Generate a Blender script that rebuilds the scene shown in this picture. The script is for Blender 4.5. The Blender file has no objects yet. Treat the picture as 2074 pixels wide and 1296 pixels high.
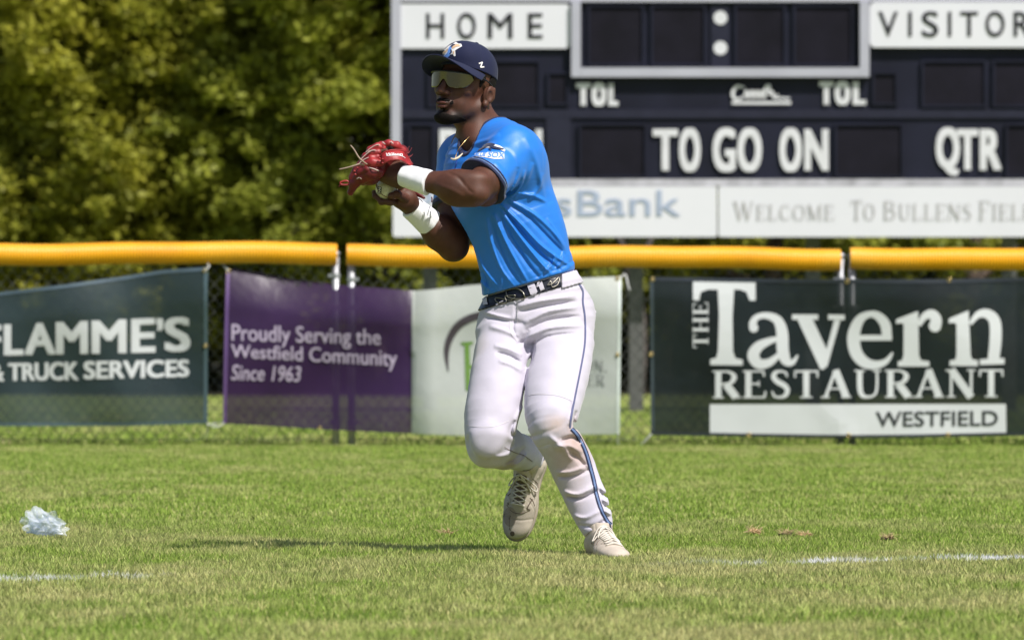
import bpy, bmesh, math, random
import numpy as np
from mathutils import Vector, Matrix
from mathutils.bvhtree import BVHTree
from mathutils.geometry import tessellate_polygon

random.seed(7)
RNG = np.random.default_rng(11)
SC = bpy.context.scene
COL = SC.collection

# ------------------------------------------------------------------ camera, sky, sun, exposure
FPX = 14880.0      # focal length in photo pixels (2074 wide)
CAM_H = 0.77
REF = 24.0         # metres from the camera to the player
cam_data = bpy.data.cameras.new('camera')
cam_data.sensor_width = 36.0
cam_data.lens = 36.0 * FPX / 2074.0
cam_data.clip_start = 0.5
cam_data.clip_end = 2000.0
cam_data.dof.use_dof = True
cam_data.dof.focus_distance = 23.75
cam_data.dof.aperture_fstop = cam_data.lens / 31.0
cam = bpy.data.objects.new('camera', cam_data)
cam.location = (0, -REF, CAM_H)
cam.rotation_euler = (math.radians(90), 0, 0)
COL.objects.link(cam)
SC.camera = cam

TO_SUN = Vector((0.44, -0.46, 0.87)).normalized()
world = bpy.data.worlds.new('World')
SC.world = world
world.use_nodes = True
wn = world.node_tree
for n in list(wn.nodes):
    wn.nodes.remove(n)
sky = wn.nodes.new('ShaderNodeTexSky')
sky.sky_type = 'NISHITA'
sky.sun_disc = False
sky.sun_elevation = math.asin(TO_SUN.z)
sky.sun_rotation = math.atan2(TO_SUN.x, TO_SUN.y)
sky.air_density = 1.0
sky.dust_density = 2.0
sky.ozone_density = 1.0
bg = wn.nodes.new('ShaderNodeBackground')
bg.inputs['Strength'].default_value = 0.10
wo = wn.nodes.new('ShaderNodeOutputWorld')
wn.links.new(sky.outputs[0], bg.inputs['Color'])
wn.links.new(bg.outputs[0], wo.inputs['Surface'])
sun_data = bpy.data.lights.new('sun', 'SUN')
sun_data.energy = 4.8
sun_data.angle = math.radians(0.5)
sun_data.color = (1.0, 0.955, 0.89)
sun = bpy.data.objects.new('sun', sun_data)
sun.rotation_euler = (-TO_SUN).to_track_quat('-Z', 'Y').to_euler()
sun.location = TO_SUN * 50
COL.objects.link(sun)
SC.view_settings.view_transform = 'Standard'
SC.view_settings.look = 'None'
SC.view_settings.exposure = 0.20
SC.view_settings.gamma = 1.0
SC.view_settings.use_curve_mapping = False
SC.cycles.use_denoising = True
SC.cycles.max_bounces = 8
SC.cycles.transparent_max_bounces = 24

# ------------------------------------------------------------------ helpers
def at(px, py, dist):
    """a point of the place seen at photo pixel (px, py), dist metres from the camera"""
    s = FPX / dist
    return Vector(((px - 1037.0) / s, dist - REF, CAM_H - (py - 648.0) / s))

def P(px, py, d=0.0):
    return at(px, py, REF - d)

def srgb(r, g, b):
    f = lambda c: ((c / 255.0) / 12.92) if c / 255.0 <= 0.04045 else (((c / 255.0) + 0.055) / 1.055) ** 2.4
    return (f(r), f(g), f(b))

class NT:
    """tiny node helper"""
    def __init__(s, name):
        s.m = bpy.data.materials.new(name)
        s.m.use_nodes = True
        s.t = s.m.node_tree
        s.b = s.t.nodes['Principled BSDF']
        s.out = s.t.nodes['Material Output']
    def n(s, typ, ins=None, **kw):
        nd = s.t.nodes.new(typ)
        for k, v in kw.items():
            setattr(nd, k, v)
        if ins:
            for k, v in ins.items():
                if hasattr(v, 'is_linked') or isinstance(v, bpy.types.NodeSocket):
                    s.t.links.new(v, nd.inputs[k])
                else:
                    nd.inputs[k].default_value = v
        return nd
    def link(s, a, b):
        s.t.links.new(a, b)
    def pos(s):
        return s.n('ShaderNodeNewGeometry').outputs['Position']
    def noise(s, vec, scale, detail=3, rough=0.55):
        nd = s.n('ShaderNodeTexNoise', {'Scale': scale, 'Detail': detail, 'Roughness': rough})
        if vec is not None:
            s.link(vec, nd.inputs['Vector'])
        return nd
    def ramp(s, fac, stops):
        nd = s.n('ShaderNodeValToRGB')
        cr = nd.color_ramp
        while len(cr.elements) < len(stops):
            cr.elements.new(0.5)
        for e, (p, c) in zip(cr.elements, stops):
            e.position = p
            e.color = (c[0], c[1], c[2], 1) if len(c) == 3 else c
        s.link(fac, nd.inputs['Fac'])
        return nd.outputs['Color']
    def mix(s, fac, a, b, typ='MIX'):
        nd = s.n('ShaderNodeMix', data_type='RGBA', blend_type=typ)
        for i, v in ((0, fac), (6, a), (7, b)):
            if isinstance(v, bpy.types.NodeSocket):
                s.link(v, nd.inputs[i])
            else:
                nd.inputs[i].default_value = v if i == 0 else (v[0], v[1], v[2], 1)
        return nd.outputs[2]
    def bump(s, h, strength, dist):
        nd = s.n('ShaderNodeBump', {'Strength': strength, 'Distance': dist})
        s.link(h, nd.inputs['Height'])
        s.link(nd.outputs[0], s.b.inputs['Normal'])
        return nd

def plain(name, col, rough=0.6, metal=0.0, var=0.12, scale=9.0, bump=0.0, bscale=60.0, spec=0.4, dark=None):
    t = NT(name)
    p = t.pos()
    nz = t.noise(p, scale, 4)
    d = dark if dark else tuple(c * (1 - var) for c in col)
    l = tuple(min(1, c * (1 + var)) for c in col)
    c = t.ramp(nz.outputs['Fac'], [(0.3, d), (0.7, l)])
    t.link(c, t.b.inputs['Base Color'])
    t.b.inputs['Roughness'].default_value = rough
    t.b.inputs['Metallic'].default_value = metal
    t.b.inputs['Specular IOR Level'].default_value = spec
    if bump:
        b = t.noise(p, bscale, 3)
        t.bump(b.outputs['Fac'], 0.5, bump)
    return t.m

def mesh_np(name, V, F, mat=None, parent=None, smooth=True):
    """one mesh object from arrays; F is an (n,3) or (n,4) array or a list of tuples"""
    me = bpy.data.meshes.new(name)
    V = np.asarray(V, np.float32)
    if isinstance(F, np.ndarray):
        n, k = F.shape
        me.vertices.add(len(V)); me.vertices.foreach_set('co', V.ravel())
        me.loops.add(n * k); me.loops.foreach_set('vertex_index', F.astype(np.int32).ravel())
        me.polygons.add(n)
        me.polygons.foreach_set('loop_start', np.arange(0, n * k, k, dtype=np.int32))
        me.update(calc_edges=True)
    else:
        me.from_pydata([tuple(map(float, v)) for v in V], [], [tuple(map(int, f)) for f in F])
        me.update()
    if smooth:
        me.polygons.foreach_set('use_smooth', [True] * len(me.polygons))
    if mat:
        me.materials.append(mat)
    o = bpy.data.objects.new(name, me)
    COL.objects.link(o)
    if parent:
        attach(o, parent)
    return o

def attach(o, parent):
    o.parent = parent
    o.matrix_parent_inverse = Matrix.Translation(-Vector(parent.location)) if parent.type == 'EMPTY' else parent.matrix_basis.inverted()

def tag(o, label=None, cat=None, group=None, kind=None):
    if label: o['label'] = label
    if cat: o['category'] = cat
    if group: o['group'] = group
    if kind: o['kind'] = kind
    return o

def thing(name, loc, label, cat, group=None):
    o = bpy.data.objects.new(name, None)
    o.empty_display_size = 0.1
    o.location = loc
    COL.objects.link(o)
    return tag(o, label, cat, group)

class MB:
    """collects simple shapes for one mesh"""
    def __init__(s):
        s.v = []; s.f = []
    def add(s, vs, fs):
        b = len(s.v)
        s.v += [tuple(v) for v in vs]
        s.f += [tuple(i + b for i in f) for f in fs]
    def box(s, a, b, bev=0.0):
        x0, y0, z0 = [min(a[i], b[i]) for i in range(3)]
        x1, y1, z1 = [max(a[i], b[i]) for i in range(3)]
        if bev <= 0:
            s.add([(x0,y0,z0),(x1,y0,z0),(x1,y1,z0),(x0,y1,z0),(x0,y0,z1),(x1,y0,z1),(x1,y1,z1),(x0,y1,z1)],
                  [(0,3,2,1),(4,5,6,7),(0,1,5,4),(1,2,6,5),(2,3,7,6),(3,0,4,7)])
        else:   # rounded outline in x-z, extruded along y
            s.prism(rrect(x0, z0, x1, z1, bev), y0, y1)
    def prism(s, pts, y0, y1):
        n = len(pts)
        b = len(s.v)
        s.v += [(p[0], y0, p[1]) for p in pts] + [(p[0], y1, p[1]) for p in pts]
        s.f.append(tuple(b + i for i in range(n)))
        s.f.append(tuple(b + n + i for i in reversed(range(n))))
        for i in range(n):
            j = (i + 1) % n
            s.f.append((b + j, b + i, b + n + i, b + n + j))
    def tube(s, pts, r, seg=8, cap=True):
        pts = [Vector(p) for p in pts]
        rs = r if isinstance(r, (list, tuple)) else [r] * len(pts)
        b = len(s.v)
        up = None
        for i, p in enumerate(pts):
            t = (pts[min(i + 1, len(pts) - 1)] - pts[max(i - 1, 0)]).normalized()
            if up is None:
                up = t.orthogonal().normalized()
            up = (up - t * up.dot(t))
            up = up.normalized() if up.length > 1e-6 else t.orthogonal().normalized()
            w = t.cross(up)
            for k in range(seg):
                a = 2 * math.pi * k / seg
                s.v.append(tuple(p + (up * math.cos(a) + w * math.sin(a)) * rs[i]))
        for i in range(len(pts) - 1):
            for k in range(seg):
                k2 = (k + 1) % seg
                s.f.append((b + i*seg + k, b + i*seg + k2, b + (i+1)*seg + k2, b + (i+1)*seg + k))
        if cap:
            s.f.append(tuple(b + k for k in reversed(range(seg))))
            s.f.append(tuple(b + (len(pts)-1)*seg + k for k in range(seg)))
    def build(s, name, mat, parent=None, smooth=False):
        return mesh_np(name, np.array(s.v), s.f, mat, parent, smooth)

def rrect(x0, z0, x1, z1, r, n=5):
    out = []
    for cx, cz, a0 in ((x1-r, z1-r, 0), (x0+r, z1-r, 90), (x0+r, z0+r, 180), (x1-r, z0+r, 270)):
        for i in range(n + 1):
            a = math.radians(a0 + 90 * i / n)
            out.append((cx + r*math.cos(a), cz + r*math.sin(a)))
    return out

def catmull(pts, n=6):
    pts = [np.array(p, float) for p in pts]
    if len(pts) < 3:
        return [pts[0] + (pts[-1] - pts[0]) * t for t in np.linspace(0, 1, n + 1)]
    out = []
    for i in range(len(pts) - 1):
        p0 = pts[max(i-1, 0)]; p1 = pts[i]; p2 = pts[i+1]; p3 = pts[min(i+2, len(pts)-1)]
        for k in range(n):
            t = k / n
            out.append(0.5*((2*p1) + (-p0+p2)*t + (2*p0-5*p1+4*p2-p3)*t*t + (-p0+3*p1-3*p2+p3)*t**3))
    out.append(pts[-1])
    return out

# ------------------------------------------------------------------ lettering
_cache = {}
def font_mesh(body, offset=0.0, shear=0.0):
    """flat outline mesh of a word in Blender's own built-in typeface: (V (n,2) scaled to 0..1, tris)"""
    key = (body, offset, shear)
    if key in _cache:
        return _cache[key]
    cu = bpy.data.curves.new('tmp_text', 'FONT')
    cu.body = body; cu.offset = offset; cu.resolution_u = 4; cu.shear = shear
    ob = bpy.data.objects.new('tmp_text', cu)
    me = ob.to_mesh()
    V = np.array([v.co[:2] for v in me.vertices], float)
    F = [tuple(p.vertices) for p in me.polygons]
    ob.to_mesh_clear()
    bpy.data.objects.remove(ob); bpy.data.curves.remove(cu)
    lo = V.min(0); hi = V.max(0)
    V = (V - lo) / (hi - lo)
    _cache[key] = (V, F)
    return _cache[key]

class Print:
    """flat print collected in photo-plane pixels, then laid on a surface by a mapping function"""
    def __init__(s):
        s.v = []; s.f = []; s.lay = 0
    def raw(s, V, F):
        b = len(s.v)
        s.v += [(float(x), float(y), s.lay) for x, y in V]
        s.f += [tuple(i + b for i in f) for f in F]
        s.lay += 1
    def word(s, body, quad, offset=0.0, shear=0.0, bold=0.0):
        """quad: (x,y) of lower-left, lower-right, upper-right, upper-left in pixels"""
        V, F = font_mesh(body, offset, shear)
        q = [np.array(p, float) for p in quad]
        out = []
        for u, v in V:
            out.append((q[0]*(1-u) + q[1]*u)*(1-v) + (q[3]*(1-u) + q[2]*u)*v)
        if bold:
            for dx in (-bold, bold):
                for dy in (-bold*.6, bold*.6):
                    s.raw([(o[0]+dx, o[1]+dy) for o in out], F)
        s.raw(out, F)
    def box_word(s, body, x0, y0, x1, y1, offset=0.0, shear=0.0, bold=0.0):
        s.word(body, ((x0, y1), (x1, y1), (x1, y0), (x0, y0)), offset, shear, bold)
    def poly(s, pts):
        tris = tessellate_polygon([[Vector((p[0], p[1], 0)) for p in pts]])
        s.raw(pts, tris)
    def stroke(s, pts, ws, n=5, smooth=True):
        q = [(p[0], p[1], w) for p, w in zip(pts, ws if isinstance(ws, (list, tuple)) else [ws]*len(pts))]
        c = catmull(q, n) if smooth and len(q) > 2 else [np.array(k, float) for k in q]
        V = []; F = []
        for i, a in enumerate(c):
            t = c[min(i+1, len(c)-1)][:2] - c[max(i-1, 0)][:2]
            t = t / (np.linalg.norm(t) + 1e-9)
            nrm = np.array((-t[1], t[0])) * a[2] / 2
            V += [a[:2] + nrm, a[:2] - nrm]
        for i in range(len(c) - 1):
            F.append((2*i, 2*i+1, 2*i+3, 2*i+2))
        s.raw(V, F)
    def disc(s, cx, cy, r, n=16, ry=None):
        ry = ry or r
        s.raw([(cx + r*math.cos(2*math.pi*i/n), cy + ry*math.sin(2*math.pi*i/n)) for i in range(n)], [tuple(range(n))])
    def letters(s):
        """one Print per letter: pieces whose outlines stand over one another belong together"""
        par = list(range(len(s.v)))
        def find(a):
            while par[a] != a:
                par[a] = par[par[a]]; a = par[a]
            return a
        for f in s.f:
            for q in f[1:]: par[find(q)] = find(f[0])
        comp = {}
        for i in range(len(s.v)): comp.setdefault(find(i), []).append(i)
        bx = {}
        for k, ii in comp.items():
            xs = [s.v[i][0] for i in ii]; ys = [s.v[i][1] for i in ii]
            bx[k] = (min(xs), max(xs), min(ys), max(ys))
        ks = list(bx); grp = {k: k for k in ks}
        def root(k):
            while grp[k] != k: k = grp[k]
            return k
        for i, a in enumerate(ks):
            A_ = bx[a]
            for b in ks[i+1:]:
                B_ = bx[b]
                ov = min(A_[1], B_[1]) - max(A_[0], B_[0])
                if ov > 0.5*max(0.5, min(A_[1]-A_[0], B_[1]-B_[0])) and max(A_[2], B_[2]) - min(A_[3], B_[3]) < 4.2:
                    grp[root(b)] = root(a)
        sets = {}
        for f in s.f: sets.setdefault(root(find(f[0])), []).append(f)
        out = []
        for fs in sorted(sets.values(), key=lambda q: min(s.v[i][0] for f in q for i in f)):
            p = Print(); ids = sorted({i for f in fs for i in f}); mp = {i: n for n, i in enumerate(ids)}
            p.v = [s.v[i] for i in ids]; p.f = [tuple(mp[i] for i in f) for f in fs]
            out.append(p)
        return out
    def build(s, name, mat, parent, mapf, cut=0.0, lift=0.0004):
        if name == 'lettering':
            for p in s.letters(): p.build('letter', mat, parent, mapf, cut, lift)
            return
        V = np.array([(a, b) for a, b, c in s.v]); L = np.array([c for a, b, c in s.v])
        bm = bmesh.new()
        vs = [bm.verts.new((V[i,0], V[i,1], L[i])) for i in range(len(V))]
        for f in s.f:
            if len(set(f)) > 2:
                try: bm.faces.new([vs[i] for i in f])
                except ValueError: pass
        if cut:
            for ax in (0, 1):
                lo, hi = V[:, ax].min(), V[:, ax].max()
                k = lo + cut
                while k < hi:
                    co = Vector((0, 0, 0)); co[ax] = k
                    no = Vector((0, 0, 0)); no[ax] = 1
                    bmesh.ops.bisect_plane(bm, geom=list(bm.verts)+list(bm.edges)+list(bm.faces), plane_co=co, plane_no=no)
                    k += cut
        for v in bm.verts:
            lay = v.co.z
            p = mapf(v.co.x, v.co.y)
            v.co = Vector(p) + Vector((0, -lift * (lay % 7), 0))
        bm.normal_update()
        for f in bm.faces:
            if f.normal.y > 0: f.normal_flip()
        me = bpy.data.meshes.new(name)
        bm.to_mesh(me); bm.free()
        me.materials.append(mat)
        o = bpy.data.objects.new(name, me)
        COL.objects.link(o)
        attach(o, parent)
        return o

# a small serif alphabet of strokes: unit height, y up.  L line, C curve, B serif bar
TK, TN, SB = 0.17, 0.075, 0.055
def bar(x, y, w=0.30): return ('L', (x-w/2, y), (x+w/2, y), SB)
SERIF = {
 'R': (0.78, [('L',(.18,0),(.18,1),TK), bar(.18,.028), bar(.14,.972,.24), ('C',[(.18,.96),(.45,.96),(.60,.85),(.62,.74),(.55,.58),(.40,.52),(.2,.52)],[.06,.07,.13,.17,.13,.07,.06]), ('L',(.40,.50),(.68,.03),TK), bar(.70,.028,.22)]),
 'E': (0.70, [('L',(.18,0),(.18,1),TK), ('L',(.03,.03),(.66,.03),.06), ('L',(.03,.97),(.62,.97),.06), ('L',(.2,.52),(.48,.52),.06), ('L',(.63,.03),(.66,.25),.05), ('L',(.60,.97),(.62,.78),.05), ('L',(.47,.42),(.47,.62),.045)]),
 'S': (0.62, [('C',[(.50,.76),(.46,.92),(.30,.97),(.16,.90),(.13,.74),(.25,.58),(.42,.46),(.51,.30),(.46,.10),(.30,.03),(.14,.08),(.09,.26)],[.05,.07,.07,.13,.16,.17,.17,.16,.13,.07,.07,.05])]),
 'T': (0.72, [('L',(.36,0),(.36,1),TK), bar(.36,.028,.34), ('L',(.03,.96),(.69,.96),.07), ('L',(.045,.98),(.045,.74),.05), ('L',(.675,.98),(.675,.74),.05)]),
 'A': (0.84, [('L',(.40,1),(.12,.03),TN), ('L',(.40,1),(.70,.03),TK), bar(.11,.028,.24), bar(.70,.028,.28), ('L',(.2,.33),(.6,.33),.055)]),
 'U': (0.80, [('C',[(.18,.98),(.18,.40),(.24,.10),(.42,.03),(.60,.12),(.66,.40),(.66,.98)],[.17,.17,.15,.08,.08,.08,.075]), bar(.18,.972), bar(.66,.972,.24)]),
 'N': (0.84, [('L',(.14,0),(.14,1),TN), ('L',(.14,1),(.70,0),TK), ('L',(.70,0),(.70,1),TN), bar(.14,.028,.24), bar(.08,.972,.2), bar(.70,.972,.24)]),
 'H': (0.86, [('L',(.18,0),(.18,1),TK), ('L',(.68,0),(.68,1),TK), ('L',(.18,.5),(.68,.5),.06), bar(.18,.028), bar(.18,.972), bar(.68,.028), bar(.68,.972)]),
 'W': (1.16, [('L',(.12,1),(.36,0),TK), ('L',(.36,0),(.58,.95),TN), ('L',(.56,1),(.80,0),TK), ('L',(.80,0),(1.04,1),TN), bar(.12,.972,.26), bar(1.04,.972,.2)]),
 'L': (0.66, [('L',(.18,0),(.18,1),TK), bar(.18,.972), ('L',(.03,.03),(.62,.03),.06), ('L',(.6,.03),(.63,.27),.05)]),
 'C': (0.78, [('C',[(.68,.74),(.60,.92),(.42,.97),(.20,.86),(.11,.5),(.20,.14),(.42,.03),(.62,.08),(.70,.24)],[.05,.08,.08,.14,.18,.14,.08,.07,.05])]),
 'O': (0.86, [('C',[(.43,.97),(.20,.88),(.10,.5),(.20,.12),(.43,.03),(.66,.12),(.76,.5),(.66,.88),(.43,.97)],[.07,.12,.18,.12,.07,.12,.18,.12,.07])]),
 'M': (1.02, [('L',(.14,0),(.14,1),TN), ('L',(.15,1),(.49,.05),TK), ('L',(.49,.05),(.83,1),TN), ('L',(.84,0),(.84,1),TK), bar(.14,.028,.22), bar(.84,.028), bar(.12,.972,.2), bar(.88,.972,.2)]),
 'B': (0.76, [('L',(.18,0),(.18,1),TK), ('C',[(.1,.97),(.40,.97),(.56,.88),(.57,.74),(.50,.58),(.2,.53)],[.06,.06,.12,.16,.1,.05]), ('C',[(.2,.53),(.48,.52),(.62,.38),(.63,.22),(.5,.06),(.1,.03)],[.05,.07,.14,.17,.1,.06])]),
 'F': (0.66, [('L',(.18,0),(.18,1),TK), bar(.18,.028,.34), ('L',(.03,.97),(.62,.97),.06), ('L',(.2,.52),(.46,.52),.06), ('L',(.60,.97),(.62,.76),.05)]),
 'I': (0.38, [('L',(.19,0),(.19,1),TK), bar(.19,.028,.34), bar(.19,.972,.34)]),
 'D': (0.84, [('L',(.18,0),(.18,1),TK), ('C',[(.08,.97),(.45,.96),(.66,.82),(.72,.5),(.66,.18),(.45,.04),(.08,.03)],[.06,.07,.14,.18,.14,.07,.06])]),
 ' ': (0.42, []), ',': (0.25, [('L',(.12,.1),(.07,-.12),.09)]),
}
def serif_word(pr, text, quad, thin=1.0, smallcap=None):
    """lay a word of the serif alphabet into a pixel quad (ll, lr, ur, ul)"""
    x = 0; items = []
    for i, ch in enumerate(text):
        sc = 1.0
        if smallcap and ch != ' ' and i > 0 and text[i-1] != ' ': sc = smallcap
        w, st = SERIF[ch]
        items.append((x, sc, st)); x += w * sc + 0.06
    x -= 0.06
    q = [np.array(p, float) for p in quad]
    hgt = np.linalg.norm(q[3] - q[0]); wid = np.linalg.norm(q[1] - q[0])
    def mp(u, v):
        u = u / x
        return (q[0]*(1-u) + q[1]*u)*(1-v) + (q[3]*(1-u) + q[2]*u)*v
    sx = wid / x
    def width(a, b, w):
        # stroke width in pixels depends on direction when the word is stretched
        t = np.array(b) - np.array(a); t = t / (np.linalg.norm(t) + 1e-9)
        return w * thin * (abs(t[1]) * sx + abs(t[0]) * hgt)
    for ox, sc, st in items:
        for k in st:
            if k[0] == 'L':
                a, b, w = k[1], k[2], k[3]
                pr.stroke([mp(ox + a[0]*sc, a[1]*sc), mp(ox + b[0]*sc, b[1]*sc)], [width(a, b, w)*sc]*2, smooth=False)
            else:
                pts = [mp(ox + p[0]*sc, p[1]*sc) for p in k[1]]
                ws = [w * thin * (sx + hgt)/2 * sc for w in k[2]]
                pr.stroke(pts, ws, n=4)

# ------------------------------------------------------------------ the ground
D_FENCE, D_BOARD, D_WOOD = 44.55, 62.0, 75.0

LINE_A = Vector((-1.51, 21.40-24, 0)); LINE_B = Vector((1.68, 23.36-24, 0))
def line_mask(t):
    """white where the worn foul line runs across the turf"""
    p = t.pos()
    dx, dy = (LINE_B.x - LINE_A.x), (LINE_B.y - LINE_A.y)
    ln = math.hypot(dx, dy)
    sep = t.n('ShaderNodeSeparateXYZ', {0: p})
    a = t.n('ShaderNodeMath', {0: sep.outputs[0], 1: -dy/ln}, operation='MULTIPLY')
    b = t.n('ShaderNodeMath', {0: sep.outputs[1], 1: dx/ln, 2: a.outputs[0]}, operation='MULTIPLY_ADD')
    off = (-dy/ln)*LINE_A.x + (dx/ln)*LINE_A.y
    nz = t.noise(p, 9.0, 3)
    w = t.n('ShaderNodeMath', {0: nz.outputs['Fac'], 1: 0.10, 2: -off - 0.05}, operation='MULTIPLY_ADD')
    c = t.n('ShaderNodeMath', {0: b.outputs[0], 1: w.outputs[0]}, operation='ADD')
    ab = t.n('ShaderNodeMath', {0: c.outputs[0]}, operation='ABSOLUTE')
    band = t.n('ShaderNodeMapRange', {0: ab.outputs[0], 1: 0.125, 2: 0.07, 3: 0.0, 4: 1.0}).outputs[0]
    nz2 = t.noise(p, 5.5, 3)
    worn = t.n('ShaderNodeMapRange', {0: nz2.outputs['Fac'], 1: 0.42, 2: 0.50, 3: 0.03, 4: 1.0}).outputs[0]
    # the paint is worn away where players cross it, near the middle
    fl = t.n('ShaderNodeMapRange', {0: sep.outputs[0], 1: -1.20, 2: -0.98, 3: 1.0, 4: 0.0}).outputs[0]
    fr_ = t.n('ShaderNodeMapRange', {0: sep.outputs[0], 1: 0.35, 2: 0.95, 3: 0.0, 4: 1.0}).outputs[0]
    far = t.n('ShaderNodeMath', {0: fl, 1: fr_}, operation='ADD').outputs[0]
    m = t.n('ShaderNodeMath', {0: band, 1: worn}, operation='MULTIPLY')
    m2 = t.n('ShaderNodeMath', {0: m.outputs[0], 1: far}, operation='MULTIPLY')
    return m2.outputs[0]

def turf_colour(t, g0, g1, dry):
    p = t.pos()
    mp = t.n('ShaderNodeMapping', {'Vector': p, 'Scale': (1.0, 0.55, 1.0)})
    big = t.noise(mp.outputs[0], 0.55, 3, 0.6)
    mid = t.noise(mp.outputs[0], 2.6, 4, 0.65)
    g = t.ramp(mid.outputs['Fac'], [(0.35, g0), (0.65, g1)])
    s = t.n('ShaderNodeMath', {0: big.outputs['Fac'], 1: 0.5}, operation='MULTIPLY')
    s2 = t.n('ShaderNodeMath', {0: mid.outputs['Fac'], 1: 0.5, 2: s.outputs[0]}, operation='MULTIPLY_ADD')
    # nearer the infield the turf is drier
    sep = t.n('ShaderNodeSeparateXYZ', {0: p})
    near = t.n('ShaderNodeMapRange', {0: sep.outputs[1], 1: 3.0, 2: -3.0, 3: 0.0, 4: 0.09}).outputs[0]
    s3 = t.n('ShaderNodeMath', {0: s2.outputs[0], 1: near}, operation='ADD')
    f = t.n('ShaderNodeMapRange', {0: s3.outputs[0], 1: 0.48, 2: 0.66, 3: 0.0, 4: 0.70}).outputs[0]
    return t.mix(f, g, dry)

t = NT('turf_ground')
c = turf_colour(t, (0.19, 0.25, 0.045), (0.26, 0.32, 0.075), (0.40, 0.37, 0.18))
fine = t.noise(t.pos(), 60.0, 3)
c = t.mix(0.55, c, t.ramp(fine.outputs['Fac'], [(0.3, (0.35, 0.35, 0.35)), (0.7, (1, 1, 1))]), 'MULTIPLY')
c = t.mix(line_mask(t), c, (0.62, 0.62, 0.60))
t.link(c, t.b.inputs['Base Color']); t.b.inputs['Roughness'].default_value = 0.95
t.b.inputs['Specular IOR Level'].default_value = 0.1
M_TURF = t.m
ground = mesh_np('ground', [(-300, -60, 0), (300, -60, 0), (300, 600, 0), (-300, 600, 0)], [(0, 1, 2, 3)], M_TURF, smooth=False)
tag(ground, kind='structure')
# leaf litter under the wood
M_LITTER = plain('leaf_litter', (0.030, 0.026, 0.012), 0.95, var=0.5, scale=3)
lm = MB()
edge = [(x, D_WOOD - REF + 0.8*math.sin(x*0.7) + 0.5*math.sin(x*2.1)) for x in np.arange(-80, 80.1, 1.0)]
vs = [(x, y, 0.004) for x, y in edge] + [(x, 200, 0.004) for x, y in edge]
n = len(edge)
lm.add(vs, [(i, i+1, n+i+1, n+i) for i in range(n-1)])
tag(lm.build('forest_floor', M_LITTER), kind='structure')

# grass blades
t = NT('grass_blades')
at_ = t.n('ShaderNodeAttribute', attribute_name='shade')
c = turf_colour(t, (0.24, 0.35, 0.052), (0.33, 0.43, 0.085), (0.54, 0.49, 0.25))
straw = t.n('ShaderNodeMapRange', {0: at_.outputs['Fac'], 1: 0.84, 2: 0.92, 3: 0.0, 4: 0.8}).outputs[0]
c = t.mix(straw, c, (0.42, 0.37, 0.17))
br = t.n('ShaderNodeMapRange', {0: at_.outputs['Fac'], 1: 0.0, 2: 0.84, 3: 0.42, 4: 1.42}).outputs[0]
cm = t.n('ShaderNodeVectorMath', {0: c}, operation='SCALE'); t.link(br, cm.inputs['Scale'])
c = t.mix(line_mask(t), cm.outputs[0], (0.72, 0.72, 0.72))
dif = t.b
t.link(c, dif.inputs['Base Color']); dif.inputs['Roughness'].default_value = 0.55
dif.inputs['Specular IOR Level'].default_value = 0.35
tr = t.n('ShaderNodeBsdfTranslucent', {'Color': c})
ms = t.n('ShaderNodeMixShader', {0: 0.3}); t.link(dif.outputs[0], ms.inputs[1]); t.link(tr.outputs[0], ms.inputs[2])
t.link(ms.outputs[0], t.out.inputs['Surface'])
M_GRASS = t.m

def grass(name, d0, d1, density, hmin, hmax, wid, margin=1.15):
    """free standing blades between two distances, in a band a little wider than the view"""
    half0 = 1037/FPX*d0*margin + 0.25; half1 = 1037/FPX*d1*margin + 0.25
    area = (half0 + half1) * (d1 - d0)
    n = int(area * density)
    dd = np.sqrt(RNG.uniform(d0*d0, d1*d1, n))
    x = RNG.uniform(-1, 1, n) * (half0 + (half1-half0)*(dd-d0)/(d1-d0))
    y = dd - REF
    clump = (np.sin(x*7.3+1.1*y)*np.sin(y*3.1-0.7*x)+np.sin(x*23+y*5)*np.sin(y*9.7+x*3))*0.25
    h = (hmin + (hmax-hmin)*RNG.beta(2, 3, n)) * (1 + clump*0.6)
    a = RNG.uniform(0, 2*np.pi, n)
    lean = RNG.uniform(0.05, 0.55, n) * h
    b = RNG.uniform(0, 2*np.pi, n)
    w = wid * RNG.uniform(0.6, 1.2, n) / 2
    dx, dy = np.cos(a)*w, np.sin(a)*w
    lx, ly = np.cos(b)*lean, np.sin(b)*lean
    z = np.zeros(n)
    V = np.empty((n, 4, 3), np.float32)
    V[:, 0] = np.stack([x-dx, y-dy, z], 1)
    V[:, 1] = np.stack([x+dx, y+dy, z], 1)
    V[:, 2] = np.stack([x+dx*0.8+lx*0.35, y+dy*0.8+ly*0.35, h*0.6], 1)
    V[:, 3] = np.stack([x+lx, y+ly, h], 1)
    V = V.reshape(-1, 3)
    i = np.arange(n, dtype=np.int32)*4
    F = np.concatenate([np.stack([i, i+1, i+2], 1), np.stack([i, i+2, i+3], 1)])
    o = mesh_np(name, V, F, M_GRASS, smooth=False)
    at2 = o.data.attributes.new('shade', 'FLOAT', 'POINT')
    at2.data.foreach_set('value', np.repeat(RNG.uniform(0, 1, n), 4).astype(np.float32))
    tag(o, 'short mown field grass with dry straw blades among the green', 'grass', kind='stuff')
    return o
def join(objs):
    pass
grass('grass', 17.3, 21.5, 8500, 0.015, 0.036, 0.0038)
tag(grass('grass', 21.5, 27.5, 13500, 0.015, 0.038, 0.0036), 'in-focus turf around the player, blades green and straw mixed', 'grass')
tag(grass('grass', 27.5, 44.9, 3600, 0.014, 0.032, 0.0060), 'brighter green outfield grass running up to the fence', 'grass')
tag(grass('grass', 44.9, 60.0, 500, 0.02, 0.05, 0.015), 'longer green grass behind the chain link fence', 'grass')

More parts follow.
